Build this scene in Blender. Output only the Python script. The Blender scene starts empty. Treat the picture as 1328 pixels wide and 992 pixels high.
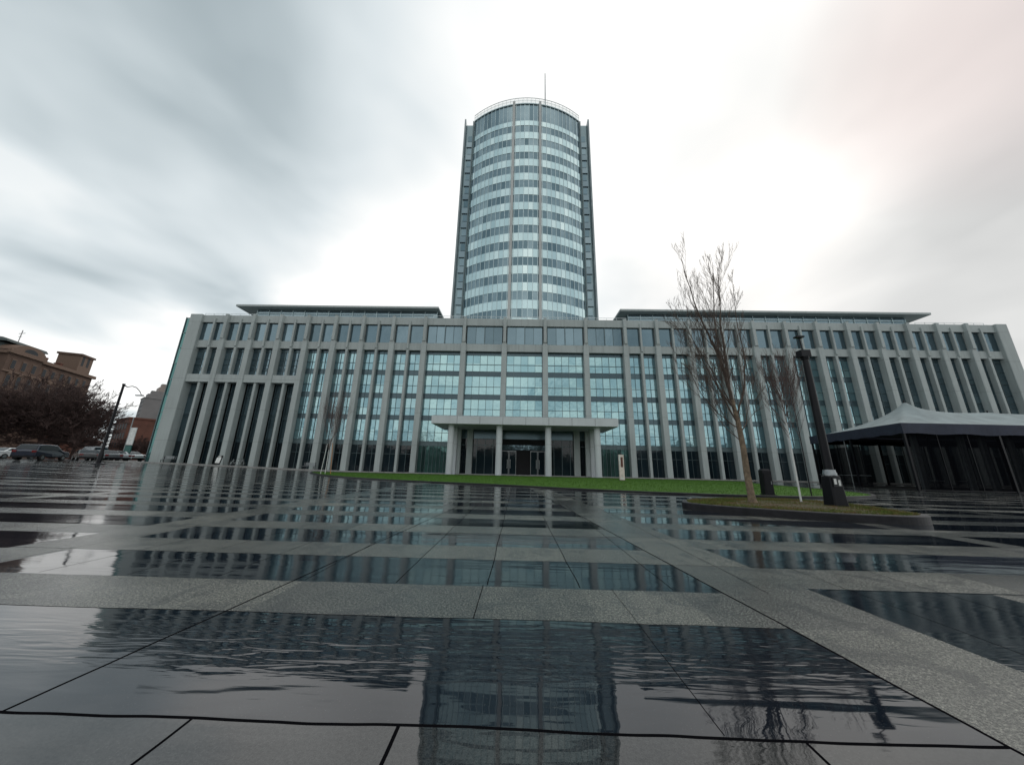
import bpy, math, random
from mathutils import Vector, Matrix, noise
random.seed(7)
R = math.radians
scn = bpy.context.scene
col = scn.collection

# ------------------------------------------------------------ mesh builder
class MB:
    def __init__(s): s.v = []; s.f = []; s.r = []
    def face(s, pts, r=None):
        n = len(s.v); s.v += [tuple(p) for p in pts]; s.f.append(tuple(range(n, n+len(pts))))
        s.r.append(random.random() if r is None else r)
    def mesh(s, vs, fs, r=None):
        n = len(s.v); s.v += [tuple(p) for p in vs]
        rr = random.random() if r is None else r
        for f in fs: s.f.append(tuple(i+n for i in f)); s.r.append(rr)
    def box(s, x0, x1, y0, y1, z0, z1, r=None):
        vs = [(x0,y0,z0),(x1,y0,z0),(x1,y1,z0),(x0,y1,z0),(x0,y0,z1),(x1,y0,z1),(x1,y1,z1),(x0,y1,z1)]
        s.mesh(vs, [(0,3,2,1),(4,5,6,7),(0,1,5,4),(1,2,6,5),(2,3,7,6),(3,0,4,7)], r)
    def bbox(s, x0, x1, y0, y1, z0, z1, c=.05, r=None):
        # box with chamfered vertical edges
        p = [(x0+c,y0),(x1-c,y0),(x1,y0+c),(x1,y1-c),(x1-c,y1),(x0+c,y1),(x0,y1-c),(x0,y0+c)]
        s.prism(p, z0, z1, r)
    def prism(s, p, z0, z1, r=None):
        n = len(p); vs = [(x,y,z0) for x,y in p]+[(x,y,z1) for x,y in p]
        fs = [tuple(range(n-1,-1,-1)), tuple(range(n,2*n))]+[(i,(i+1)%n,n+(i+1)%n,n+i) for i in range(n)]
        s.mesh(vs, fs, r)
    def tube(s, pts, rad, n=8, cap=True, r=None):
        pts = [Vector(p) for p in pts]; vs = []; up = Vector((0,0,1))
        if not isinstance(rad,(list,tuple)): rad = [rad]*len(pts)
        a = None
        for i,p in enumerate(pts):
            t = (pts[min(i+1,len(pts)-1)]-pts[max(i-1,0)])
            t = t.normalized() if t.length>1e-9 else Vector((0,0,1))
            if a is None:
                a = t.cross(Vector((1,0,0)) if abs(t.x)<.8 else Vector((0,1,0))).normalized()
            else:
                a = (a-t*a.dot(t)).normalized()
            b = t.cross(a)
            for k in range(n):
                w = 2*math.pi*k/n; q = p+(a*math.cos(w)+b*math.sin(w))*rad[i]; vs.append(q)
        fs = []
        for i in range(len(pts)-1):
            for k in range(n):
                fs.append((i*n+k, i*n+(k+1)%n, (i+1)*n+(k+1)%n, (i+1)*n+k))
        if cap: fs += [tuple(range(n-1,-1,-1)), tuple((len(pts)-1)*n+k for k in range(n))]
        s.mesh(vs, fs, r)
    def lathe(s, prof, n=24, c=(0,0), r=None):
        vs = []; fs = []
        for rr,z in prof:
            for k in range(n):
                w = 2*math.pi*k/n; vs.append((c[0]+rr*math.cos(w), c[1]+rr*math.sin(w), z))
        m = len(prof)
        for i in range(m-1):
            for k in range(n): fs.append((i*n+k,i*n+(k+1)%n,(i+1)*n+(k+1)%n,(i+1)*n+k))
        fs += [tuple(range(n-1,-1,-1)), tuple((m-1)*n+k for k in range(n))]
        s.mesh(vs, fs, r)
    def build(s, name, mat, parent=None, smooth=False, loc=None):
        me = bpy.data.meshes.new(name); me.from_pydata(s.v, [], s.f)
        a = me.attributes.new('rnd','FLOAT','FACE'); a.data.foreach_set('value', s.r)
        me.materials.append(mat); me.update()
        if smooth:
            me.polygons.foreach_set('use_smooth',[True]*len(me.polygons))
            try: me.set_sharp_from_angle(angle=R(40))
            except Exception: pass
        o = bpy.data.objects.new(name, me); col.objects.link(o)
        if parent: o.parent = parent
        if loc: o.location = loc
        return o

def tag(o, label=None, cat=None, group=None, kind=None):
    if label: o['label'] = label
    if cat: o['category'] = cat
    if group: o['group'] = group
    if kind: o['kind'] = kind
    return o
def empty(name, loc=(0,0,0), rz=0):
    o = bpy.data.objects.new(name, None); col.objects.link(o); o.location = loc; o.rotation_euler = (0,0,rz)
    o.empty_display_size = .3
    return o
def copy_tree(o, parent=None):
    c = o.copy(); col.objects.link(c); c.parent = parent
    for ch in list(o.children): copy_tree(ch, c)
    return c
def sstep(t): t = max(0,min(1,t)); return t*t*(3-2*t)
def gz(x, y=0):      # the plaza climbs gently towards the street on the left
    return .70*sstep((-18-x)/40)

# ------------------------------------------------------------ materials
def mat(name):
    m = bpy.data.materials.new(name); m.use_nodes = True
    nt = m.node_tree; b = nt.nodes['Principled BSDF']
    return m, nt, b
def N(nt, t, **k):
    n = nt.nodes.new(t)
    for a,v in k.items():
        if a.startswith('i_'):
            key = a[2:]; key = int(key) if key.isdigit() else key
            n.inputs[key].default_value = v
        else: setattr(n,a,v)
    return n
def ramp(nt, fac, stops):
    r = nt.nodes.new('ShaderNodeValToRGB'); e = r.color_ramp.elements
    while len(e) < len(stops): e.new(.5)
    for i,(p,c) in enumerate(stops):
        e[i].position = p; e[i].color = (*c,1) if len(c)==3 else c
    nt.links.new(fac, r.inputs[0]); return r.outputs[0]
def M_(nt, op, a, b=None, c=None, clamp=False):
    n = nt.nodes.new('ShaderNodeMath'); n.operation = op; n.use_clamp = clamp
    for i,v in enumerate((a,b,c)):
        if v is None: continue
        if isinstance(v,(int,float)): n.inputs[i].default_value = v
        else: nt.links.new(v, n.inputs[i])
    return n.outputs[0]
def noise_n(nt, vec, scale, detail=4, rough=.55, dist=0):
    n = nt.nodes.new('ShaderNodeTexNoise'); n.inputs['Scale'].default_value = scale
    n.inputs['Detail'].default_value = detail; n.inputs['Roughness'].default_value = rough
    n.inputs['Distortion'].default_value = dist
    nt.links.new(vec, n.inputs['Vector']); return n.outputs['Fac']
def coords(nt): return nt.nodes.new('ShaderNodeTexCoord').outputs['Object']
def scaled(nt, vec, s):
    m = nt.nodes.new('ShaderNodeMapping'); m.inputs['Scale'].default_value = s; nt.links.new(vec, m.inputs['Vector']); return m.outputs[0]
def bump(nt, b, h, strength, dist, normal=None):
    n = nt.nodes.new('ShaderNodeBump'); n.inputs['Strength'].default_value = strength
    n.inputs['Distance'].default_value = dist; nt.links.new(h, n.inputs['Height'])
    nt.links.new(n.outputs[0], b.inputs['Normal']); return n
def mixc(nt, f, a, b, mode='MIX'):
    n = nt.nodes.new('ShaderNodeMix'); n.data_type = 'RGBA'; n.blend_type = mode
    for s,v in ((0,f),(6,a),(7,b)):
        if isinstance(v,(int,float)): n.inputs[s].default_value = v
        elif isinstance(v,tuple): n.inputs[s].default_value = (*v,1)
        else: nt.links.new(v, n.inputs[s])
    return n.outputs[2]

def simple(name, c, rough=.6, metal=0, var=.18, scale=3, bumpd=0, spec=.5, coat=0):
    m, nt, b = mat(name); co = coords(nt)
    f = noise_n(nt, co, scale, 5)
    lo = tuple(x*(1-var) for x in c); hi = tuple(min(1,x*(1+var)) for x in c)
    nt.links.new(ramp(nt, f, [(.3,lo),(.7,hi)]), b.inputs['Base Color'])
    b.inputs['Roughness'].default_value = rough; b.inputs['Metallic'].default_value = metal
    b.inputs['Specular IOR Level'].default_value = spec; b.inputs['Coat Weight'].default_value = coat
    if bumpd: bump(nt, b, noise_n(nt, co, scale*12, 4), .5, bumpd)
    return m

def m_concrete(name, c, streak=.55):
    m, nt, b = mat(name); co = coords(nt)
    a = noise_n(nt, co, .35, 6, .6)
    s = noise_n(nt, scaled(nt, co, (2.2,2.2,.12)), 1.6, 5, .6)        # rain streaks run down
    g = noise_n(nt, co, 14, 3)
    base = ramp(nt, a, [(.25, tuple(x*.86 for x in c)), (.75, tuple(x*1.1 for x in c))])
    base = mixc(nt, M_(nt,'MULTIPLY', ramp(nt, s, [(.5,(0,0,0)),(.72,(1,1,1))]), streak), base, tuple(x*.55 for x in c))
    at = nt.nodes.new('ShaderNodeAttribute'); at.attribute_name = 'rnd'
    base = mixc(nt, .22, base, ramp(nt, at.outputs['Fac'], [(0,tuple(x*.75 for x in c)),(1,tuple(x*1.15 for x in c))]))
    # cast-panel joints every 2.9 m of height
    sep = nt.nodes.new('ShaderNodeSeparateXYZ'); nt.links.new(co, sep.inputs[0])
    j = M_(nt,'LESS_THAN', M_(nt,'FRACT', M_(nt,'DIVIDE', M_(nt,'ADD',sep.outputs[2],.9), 4.75)), .008)
    base = mixc(nt, M_(nt,'MULTIPLY',j,.7), base, tuple(x*.3 for x in c))
    nt.links.new(base, b.inputs['Base Color'])
    nt.links.new(M_(nt,'ADD', M_(nt,'MULTIPLY',a,.35), .4), b.inputs['Roughness'])
    bump(nt, b, g, .35, .01)
    return m
CONC = m_concrete('concrete', (.36,.405,.40))
CONC_L = m_concrete('pale_concrete', (.50,.54,.56), .2)

def m_glass(name, stops, metal, rough=.05, wob=.012, wscale=.8, spec=.5, rw=.45):
    m, nt, b = mat(name); co = coords(nt)
    at = nt.nodes.new('ShaderNodeAttribute'); at.attribute_name = 'rnd'
    big = noise_n(nt, co, .14, 5, .7)
    f = M_(nt,'ADD', M_(nt,'MULTIPLY',at.outputs['Fac'],rw), M_(nt,'MULTIPLY',big,1-rw))
    c = ramp(nt, f, stops)
    nt.links.new(c, b.inputs['Base Color'])
    b.inputs['Metallic'].default_value = metal; b.inputs['Specular IOR Level'].default_value = spec
    nt.links.new(M_(nt,'ADD', M_(nt,'MULTIPLY',noise_n(nt,co,1.3,3),.08), rough), b.inputs['Roughness'])
    bump(nt, b, noise_n(nt, co, wscale, 2), 1, wob)
    return m
GL_TEAL = m_glass('teal_solar_glass', [(.1,(.19,.34,.38)),(.45,(.28,.44,.47)),(.9,(.42,.61,.60))], .85, wob=.03)
GL_WING = m_glass('wing_solar_glass', [(.1,(.15,.26,.30)),(.45,(.25,.40,.44)),(.9,(.40,.57,.58))], .85, wob=.03)
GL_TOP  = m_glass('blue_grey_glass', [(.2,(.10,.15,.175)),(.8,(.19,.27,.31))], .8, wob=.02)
GL_SPAN = m_glass('slate_spandrel_glass', [(.2,(.045,.075,.09)),(.8,(.09,.14,.16))], .5, rough=.15, wob=.006)
GL_DARK = m_glass('dark_clear_glass', [(.2,(.004,.007,.010)),(.8,(.014,.028,.036))], 0, rough=.02, wob=.01, spec=.5)
GL_GREEN = m_glass('green_lobby_glass', [(.2,(.02,.045,.045)),(.8,(.08,.18,.165))], .55, rough=.05, wob=.02)
GL_TWD  = m_glass('tower_window_glass', [(.15,(.07,.125,.15)),(.5,(.15,.225,.26)),(.92,(.32,.42,.45))], .75, rough=.06)
GL_TWL  = m_glass('tower_spandrel_glass', [(.1,(.36,.50,.53)),(.5,(.48,.63,.65)),(.95,(.74,.86,.84))], .8, rough=.12)
GL_SIDE = m_glass('side_screen_glass', [(.1,(.05,.15,.15)),(.9,(.12,.27,.26))], .6, rough=.1)
MULL  = simple('mullion_metal', (.10,.14,.15), .4, .6)
MULLT = simple('tower_mullion_metal', (.42,.52,.54), .4, .6)
RIBM  = m_concrete('tower_rib_stone', (.46,.48,.47), .15)
DARKM = simple('black_painted_metal', (.006,.0065,.009), .38, 0, spec=.22)
GREYM = simple('grey_metal', (.25,.27,.28), .35, .8)
RAILM = simple('railing_metal', (.55,.6,.6), .4, .5)
ROOFM = simple('roof_cladding', (.20,.24,.25), .4, .5, scale=.6)
ROOFG = m_glass('pavilion_glass', [(.2,(.14,.20,.23)),(.8,(.26,.34,.37))], .7)
INTR  = simple('dark_interior', (.012,.012,.014), .9)
ORANGE = simple('orange_stake_wood', (.40,.17,.05), .7, bumpd=.01)
WHITEP = simple('white_stake_paint', (.62,.64,.62), .5)
TOTEM = simple('pale_totem_paint', (.62,.55,.50), .5)
TENTW = simple('pale_tent_canvas', (.18,.225,.235), .75, var=.22, scale=.9, bumpd=.03)
TENTN = simple('navy_tent_valance', (.018,.024,.045), .7)
CURT  = simple('grey_curtain_cloth', (.30,.33,.34), .8)
BARK_R = simple('reddish_bark', (.16,.12,.08), .85, var=.5, scale=9, bumpd=.02)
BARK_D = simple('dark_twig_bark', (.085,.063,.05), .9, var=.4, scale=6)
TWIG_R = simple('red_brown_twigs', (.045,.025,.022), .9, var=.4, scale=.8)
TWIG_M = simple('brown_twigs', (.085,.055,.048), .9, var=.4, scale=4)
TWIG_B = simple('grey_brown_twigs', (.12,.09,.075), .9, var=.35, scale=4)
BRICK = simple('tan_render_wall', (.085,.052,.038), .85, var=.3, scale=.25)
BRICK_R = simple('red_brick_wall', (.12,.05,.035), .85, var=.3, scale=.4)
STONE_F = simple('pale_far_wall', (.27,.235,.215), .85, var=.2, scale=.1)
STONE_G = simple('grey_far_wall', (.17,.165,.165), .85, var=.2, scale=.1)
SLATE = simple('dark_slate_roof', (.04,.055,.055), .7, var=.3)
TRIMT = simple('tan_stone_trim', (.13,.085,.062), .8, var=.2)
WINF = simple('far_window_glass', (.02,.025,.03), .55, spec=.2)
KERB = simple('wet_dark_kerb', (.012,.012,.015), .4, var=.4, scale=6, bumpd=.01, spec=.25)
KERBL = simple('pale_kerb_stone', (.26,.26,.25), .4, var=.3, scale=5, bumpd=.01)
RED = simple('tail_lamp_red', (.14,.008,.008), .2)
TYRE = simple('tyre_rubber', (.012,.012,.012), .8)
def paint(name, c): return simple(name, c, .25, .2, var=.05, coat=.8)

def m_granite():
    """wet plaza: dark polished panels, grainy grey bands and strips, joints, ripples of standing water"""
    m, nt, b = mat('wet_plaza_stone'); co = coords(nt)
    sep = nt.nodes.new('ShaderNodeSeparateXYZ')
    # edges are hand laid: a tiny wander
    wn = nt.nodes.new('ShaderNodeTexNoise'); wn.inputs['Scale'].default_value = 1.3; nt.links.new(co, wn.inputs['Vector'])
    vm = nt.nodes.new('ShaderNodeVectorMath'); vm.operation = 'MULTIPLY_ADD'
    nt.links.new(wn.outputs['Color'], vm.inputs[0]); vm.inputs[1].default_value = (.035,.045,0); nt.links.new(co, vm.inputs[2])
    nt.links.new(vm.outputs[0], sep.inputs[0]); x, y = sep.outputs[0], sep.outputs[1]
    x = M_(nt,'SUBTRACT',x,.0175); y = M_(nt,'SUBTRACT',y,.0225)
    def rng(v,a,c_): return M_(nt,'MULTIPLY', M_(nt,'GREATER_THAN',v,a), M_(nt,'LESS_THAN',v,c_))
    def OR(*a):
        o = a[0]
        for q in a[1:]: o = M_(nt,'MAXIMUM',o,q)
        return o
    per = 1.57
    cb = M_(nt,'LESS_THAN', M_(nt,'FRACT', M_(nt,'DIVIDE', M_(nt,'ADD', y, -2.75+per*40), per)), .43)
    sb = M_(nt,'LESS_THAN', M_(nt,'FRACT', M_(nt,'DIVIDE', M_(nt,'ADD', y, -3.62+per*40), per)), .42)
    xr = M_(nt,'MULTIPLY_ADD', y, .083, x); xl = M_(nt,'MULTIPLY_ADD', y, -.08, x)
    cz = M_(nt,'MULTIPLY', M_(nt,'GREATER_THAN',x,-5.4), M_(nt,'LESS_THAN',xr,2.2))
    near = M_(nt,'LESS_THAN', y, 2.75); near2 = M_(nt,'LESS_THAN', y, 3.60)
    cb = M_(nt,'MULTIPLY', cb, M_(nt,'SUBTRACT',1,near)); sb = M_(nt,'MULTIPLY', sb, M_(nt,'SUBTRACT',1,near2))
    bands = M_(nt,'ADD', M_(nt,'MULTIPLY',cb,cz), M_(nt,'MULTIPLY',sb,M_(nt,'SUBTRACT',1,cz)))
    strips = OR(rng(xr,2.2,3.12), rng(x,-6.2,-5.4), rng(x,7.75,8.25), rng(x,-13.6,-13.0), rng(x,14.2,14.8), rng(x,21,21.6), rng(x,-22,-21.4), rng(x,28,28.7),
                M_(nt,'MULTIPLY', M_(nt,'GREATER_THAN', x, 4.55), rng(y,2.2,3.60)))
    grey = OR(bands, strips)
    mid = M_(nt,'MULTIPLY', M_(nt,'LESS_THAN', y, 1.716), M_(nt,'LESS_THAN', xr, 2.2))
    # joints
    def line(v, c_, w): return M_(nt,'LESS_THAN', M_(nt,'ABSOLUTE', M_(nt,'SUBTRACT', v, c_)), w)
    def grid(v, off, p, w): return M_(nt,'LESS_THAN', M_(nt,'ABSOLUTE', M_(nt,'SUBTRACT', M_(nt,'FRACT', M_(nt,'DIVIDE', M_(nt,'ADD', v, off+p*60), p)), .5)), w/p)
    gx = M_(nt,'MULTIPLY', grid(x, .26+.435, .87, .0045), OR(M_(nt,'GREATER_THAN', y, 3.46), M_(nt,'GREATER_THAN', x, 3.0)))
    j1 = M_(nt,'MULTIPLY', line(x,.9,.0025), rng(y,1.73,3.46))
    j2 = M_(nt,'MULTIPLY', OR(line(x,-1.39,.007), line(x,-.49,.008), line(x,1.22,.007)), M_(nt,'LESS_THAN',y,1.716))
    j3 = M_(nt,'MULTIPLY', line(x,-.3,.0035), rng(y,2.75,3.46))
    big = OR(line(xl,-2.37,.0085), M_(nt,'MULTIPLY', line(xr,2.2,.010), M_(nt,'GREATER_THAN',y,.5)), M_(nt,'MULTIPLY', line(y,1.716,.0085), M_(nt,'LESS_THAN',xr,2.2)), M_(nt,'MULTIPLY', line(y,2.75,.005), cz),
             M_(nt,'MULTIPLY', line(y,3.60,.005), M_(nt,'GREATER_THAN',x,3.0)))
    gy = M_(nt,'MULTIPLY', grid(y, -2.75+per*.5, per, .005), M_(nt,'GREATER_THAN', y, 2.8))
    gx2 = M_(nt,'MULTIPLY', grid(x, 0.1, 1.74, .006), M_(nt,'LESS_THAN', y, 0.4))
    joint = OR(gx,j1,j2,j3,big,gy,gx2)
    # stone colours
    fine = noise_n(nt, co, 150, 2, .8); med = noise_n(nt, co, 55, 4, .75); large = noise_n(nt, co, 1.1, 6, .65)
    v = nt.nodes.new('ShaderNodeTexVoronoi'); v.inputs['Scale'].default_value = 75; nt.links.new(co, v.inputs['Vector'])
    gcol = ramp(nt, M_(nt,'ADD',M_(nt,'MULTIPLY',fine,.5),M_(nt,'MULTIPLY',med,.5)), [(.40,(.008,.009,.010)),(.5,(.055,.060,.058)),(.60,(.34,.345,.32))])
    gcol = mixc(nt, .35, gcol, ramp(nt, large, [(.3,(.022,.025,.028)),(.7,(.10,.105,.10))]), 'MIX')
    fleck = M_(nt,'MULTIPLY', M_(nt,'LESS_THAN', v.outputs['Distance'], .13), M_(nt,'GREATER_THAN', fine, .5))
    dcol = ramp(nt, med, [(.3,(.004,.006,.010)),(.7,(.008,.013,.020))])
    dcol = mixc(nt, M_(nt,'MULTIPLY',fleck,.55), dcol, (.12,.115,.11))
    mcol = ramp(nt, M_(nt,'ADD',M_(nt,'MULTIPLY',fine,.5),M_(nt,'MULTIPLY',med,.5)), [(.38,(.005,.007,.009)),(.62,(.045,.048,.048))])
    pud = noise_n(nt, scaled(nt, co, (.28,.9,1)), .8, 4, .55, .6)
    film = M_(nt,'MULTIPLY', ramp(nt, pud, [(.47,(0,0,0)),(.56,(1,1,1))]), ramp(nt, M_(nt,'DIVIDE',y,16), [(.30,(0,0,0)),(.6,(1,1,1))]))
    cf = nt.nodes.new('ShaderNodeCombineXYZ'); nt.links.new(M_(nt,'FLOOR', M_(nt,'DIVIDE', M_(nt,'ADD',x,.26+.87*60), .87)), cf.inputs[0]); nt.links.new(M_(nt,'FLOOR', M_(nt,'DIVIDE', M_(nt,'ADD',y,-2.75+per*40), per)), cf.inputs[1])
    wn2 = nt.nodes.new('ShaderNodeTexWhiteNoise'); nt.links.new(cf.outputs[0], wn2.inputs['Vector'])
    slab = mixc(nt, wn2.outputs['Value'], (.68,.69,.69), (1.28,1.25,1.16)); gcol = mixc(nt, 1.0, gcol, slab, 'MULTIPLY')
    stain = ramp(nt, noise_n(nt, co, 2.3, 6, .7, .8), [(.50,(0,0,0)),(.60,(1,1,1))])
    gcol = mixc(nt, M_(nt,'MULTIPLY',stain,.45), gcol, (.025,.028,.032))
    gcol = mixc(nt, M_(nt,'MULTIPLY',film,.5), gcol, dcol)
    c = mixc(nt, grey, dcol, gcol); c = mixc(nt, mid, c, mcol); c = mixc(nt, joint, c, (.004,.004,.005))
    nt.links.new(c, b.inputs['Base Color'])
    # wetness
    gr = M_(nt,'ADD', .27, M_(nt,'MULTIPLY', ramp(nt, pud, [(.38,(0,0,0)),(.62,(1,1,1))]), -.12))
    gr = mix_f(nt, M_(nt,'MULTIPLY',film,.6), gr, .08)
    gr = mix_f(nt, M_(nt,'MULTIPLY',stain,.6), gr, .12)
    dr = M_(nt,'ADD', M_(nt,'MULTIPLY_ADD', M_(nt,'GREATER_THAN',y,2.75), .035, .02), M_(nt,'MULTIPLY', ramp(nt, pud, [(.36,(1,1,1)),(.56,(0,0,0))]), .09))
    rough = mix_f(nt, grey, dr, gr); rough = mix_f(nt, joint, rough, .6)
    nt.links.new(rough, b.inputs['Roughness'])
    b.inputs['IOR'].default_value = 1.45
    dsp = M_(nt,'MULTIPLY_ADD', M_(nt,'LESS_THAN',y,2.75), .34, .34)
    nt.links.new(M_(nt,'MULTIPLY', mix_f(nt, grey, dsp, .46), M_(nt,'SUBTRACT',1,joint)), b.inputs['Specular IOR Level'])
    # ripples: long low waves lying parallel to the building, strongest in the pool close to the camera
    rip = noise_n(nt, scaled(nt, co, (1.6,11,1)), 1.5, 2.5, .5, .5)
    rip2 = noise_n(nt, scaled(nt, co, (.5,2.4,1)), 1.0, 3, .5)
    pool = M_(nt,'MULTIPLY', ramp(nt, M_(nt,'DIVIDE', y, 4.0), [(.49,(0,0,0)),(.55,(1,1,1)),(.60,(1,1,1)),(.69,(.0,.0,.0))]), M_(nt,'MULTIPLY', M_(nt,'SUBTRACT',1,grey), ramp(nt, M_(nt,'MULTIPLY_ADD', x, .1, .5), [(.10,(0,0,0)),(.24,(1,1,1))])))
    h = M_(nt,'MULTIPLY', rip, M_(nt,'ADD', M_(nt,'MULTIPLY', pool, .0038), .00025))
    h = M_(nt,'ADD', h, M_(nt,'MULTIPLY', rip2, .005))
    h = M_(nt,'ADD', h, M_(nt,'MULTIPLY', M_(nt,'ADD', fine, med), M_(nt,'MULTIPLY', grey, .0011)))
    h = M_(nt,'ADD', h, M_(nt,'MULTIPLY', joint, -.002))
    bump(nt, b, h, 1, 1.0)
    return m
def mix_f(nt, f, a, b_):
    # a*(1-f)+b*f
    return M_(nt,'ADD', M_(nt,'MULTIPLY', a, M_(nt,'SUBTRACT',1,f)), M_(nt,'MULTIPLY', b_, f))
PLAZA = m_granite()

# ------------------------------------------------------------ ground
def sheet(name, x0, x1, y0, y1, nx, ny, m, dz=0, xs=None):
    mb = MB(); vs = []
    for j in range(ny+1):
        for i in range(nx+1):
            x = x0+(x1-x0)*i/nx; y = y0+(y1-y0)*j/ny; vs.append((x,y,gz(x,y)+dz))
    fs = [(j*(nx+1)+i, j*(nx+1)+i+1, (j+1)*(nx+1)+i+1, (j+1)*(nx+1)+i) for j in range(ny) for i in range(nx)]
    mb.mesh(vs, fs, .5)
    o = mb.build(name, m, smooth=True); return tag(o, kind='structure')
sheet('plaza', -75, 105, -40, 50.2, 180, 1, PLAZA)
GRND = simple('wet_far_ground', (.07,.075,.08), .3, var=.3, scale=.05)
sheet('ground', -1800, 1800, -1500, 2200, 900, 1, GRND, -.03)
ASPH = simple('wet_asphalt', (.04,.042,.047), .22, var=.35, scale=.7, bumpd=.004)
sheet('road', -170, -57.2, 30, 64, 20, 1, ASPH, .008)
PAVE = simple('pale_wet_paving', (.20,.205,.20), .3, var=.25, scale=1.2)
sheet('pavement', -57, 76, 44.6, 50.15, 133, 1, PAVE, .012)

# building-line kerb
mb = MB()
for i in range(66):
    x = -57+2*i; mb.mesh([(x,44.35,gz(x)-.02),(x+2,44.35,gz(x+2)-.02),(x+2,44.6,gz(x+2)-.02),(x,44.6,gz(x)-.02),
                          (x,44.35,gz(x)+.12),(x+2,44.35,gz(x+2)+.12),(x+2,44.6,gz(x+2)+.12),(x,44.6,gz(x)+.12)],
                         [(4,5,6,7),(0,1,5,4),(2,3,7,6)], .5)
tag(mb.build('kerb', KERBL), kind='structure')

# ------------------------------------------------------------ closed smooth outline
def spline(pts, n=8):
    out = []; m = len(pts)
    for i in range(m):
        p0,p1,p2,p3 = [Vector(pts[(i+k-1)%m]) for k in range(4)]
        for k in range(n):
            t = k/n
            out.append(.5*((2*p1)+(-p0+p2)*t+(2*p0-5*p1+4*p2-p3)*t*t+(-p0+3*p1-3*p2+p3)*t**3))
    return out
def inside(p, poly):
    c = False; n = len(poly)
    for i in range(n):
        a, b_ = poly[i], poly[i-1]
        if (a[1]>p[1]) != (b_[1]>p[1]) and p[0] < (b_[0]-a[0])*(p[1]-a[1])/(b_[1]-a[1])+a[0]: c = not c
    return c
def ring(name, poly, w, z0, z1, m, parent=None):
    n = len(poly); ctr = sum(poly, Vector((0,0)))/n; mb = MB(); vs = []
    outn = []
    for i in range(n):
        t = (poly[(i+1)%n]-poly[i-1]).normalized(); nn = Vector((t.y,-t.x))
        outn.append(nn)
    A = sum(poly[i].x*poly[(i+1)%n].y-poly[(i+1)%n].x*poly[i].y for i in range(n))
    if A < 0: outn = [-q for q in outn]
    prof = [(0,z0),(0,z1-.02),(-.02,z1),(-w+.02,z1),(-w,z1-.02),(-w,z0)]
    for i in range(n):
        for d,z in prof:
            p = poly[i]+outn[i]*d; vs.append((p.x,p.y,z+gz(p.x)))
    k = len(prof); fs = [(i*k+j, ((i+1)%n)*k+j, ((i+1)%n)*k+j+1, i*k+j+1) for i in range(n) for j in range(k-1)]
    mb.mesh(vs, fs, .5); return mb.build(name, m, parent)
def disc(name, poly, z, m, parent=None, dome=0, grid=.6):
    xs = [p.x for p in poly]; ys = [p.y for p in poly]; mb = MB()
    c = sum(poly, Vector((0,0)))/len(poly); L = 8; vs = []
    for k in range(L):
        s_ = 1-k/L
        for p in poly:
            q = c+(p-c)*s_; vs.append((q.x,q.y,z+gz(q.x)+dome*(1-s_**3)+.02*noise.noise(Vector((q.x,q.y,0)))*(k>0)))
    n = len(poly); vs.append((c.x,c.y,z+gz(c.x)+dome))
    fs = [(k*n+i,k*n+(i+1)%n,(k+1)*n+(i+1)%n,(k+1)*n+i) for k in range(L-1) for i in range(n)]
    fs += [((L-1)*n+i,(L-1)*n+(i+1)%n,L*n) for i in range(n)]
    mb.mesh(vs, fs, .5); return mb.build(name, m, parent, smooth=True)
def m_grass(name, lo, hi, dry=None):
    m, nt, b = mat(name); co = coords(nt)
    f = noise_n(nt, co, 1.3, 5, .6)
    at = nt.nodes.new('ShaderNodeAttribute'); at.attribute_name = 'rnd'
    c = ramp(nt, M_(nt,'ADD',M_(nt,'MULTIPLY',f,.6),M_(nt,'MULTIPLY',at.outputs['Fac'],.4)), [(.25,lo),(.75,hi)])
    if dry: c = mixc(nt, ramp(nt, noise_n(nt, co, 2.2, 5, .7), [(.45,(0,0,0)),(.6,(1,1,1))]), c, dry)
    nt.links.new(c, b.inputs['Base Color']); b.inputs['Roughness'].default_value = .8; b.inputs['Specular IOR Level'].default_value = .1
    return m
GRASS = m_grass('fresh_lawn_grass', (.024,.060,.010), (.070,.16,.020))
GRASSD = m_grass('worn_wet_grass', (.045,.065,.016), (.13,.17,.04), (.16,.105,.05))
def blades(name, poly, z, n, h, w, m, label, zf=None):
    xs = [p.x for p in poly]; ys = [p.y for p in poly]; mb = MB(); k = 0
    P = [(p.x,p.y) for p in poly]
    while k < n:
        x = random.uniform(min(xs),max(xs)); y = random.uniform(min(ys),max(ys))
        if not inside((x,y), P): continue
        k += 1; a = random.uniform(0,6.28); hh = h*random.uniform(.5,1.3); l = random.uniform(-.5,.5)*hh; l2 = random.uniform(-.5,.5)*hh
        zz = z+gz(x)+(zf(x,y) if zf else 0)
        mb.face([(x-w*math.cos(a),y-w*math.sin(a),zz),(x+w*math.cos(a),y+w*math.sin(a),zz),(x+l,y+l2,zz+hh)])
    return tag(mb.build(name, m), label, 'grass', kind='stuff')
V2 = lambda a: [Vector(q) for q in a]
lawn = spline([(-22.5,39),(-19,32),(-14.5,27.3),(-8.6,23.2),(-1.4,20.2),(3.5,17.6),(8.5,16.0),(13.5,15.8),(18.0,17.6),(20.6,21.5),(21.4,26),(23,33),(25,39.5),(8,40.5),(-8,40.5)], 6)
lawn_in = [p+(Vector((2,32))-p).normalized()*.16 for p in lawn]
tag(disc('lawn', lawn_in, .055, GRASS), kind='structure')
k_ = ring('kerb', lawn, .15, -.05, .09, KERB); tag(k_, kind='structure')
blades('grass', [p+(Vector((2,32))-p).normalized()*.15 for p in lawn], .06, 60000, .045, .010, GRASS, 'short bright green grass growing on the long curved lawn')

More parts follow.
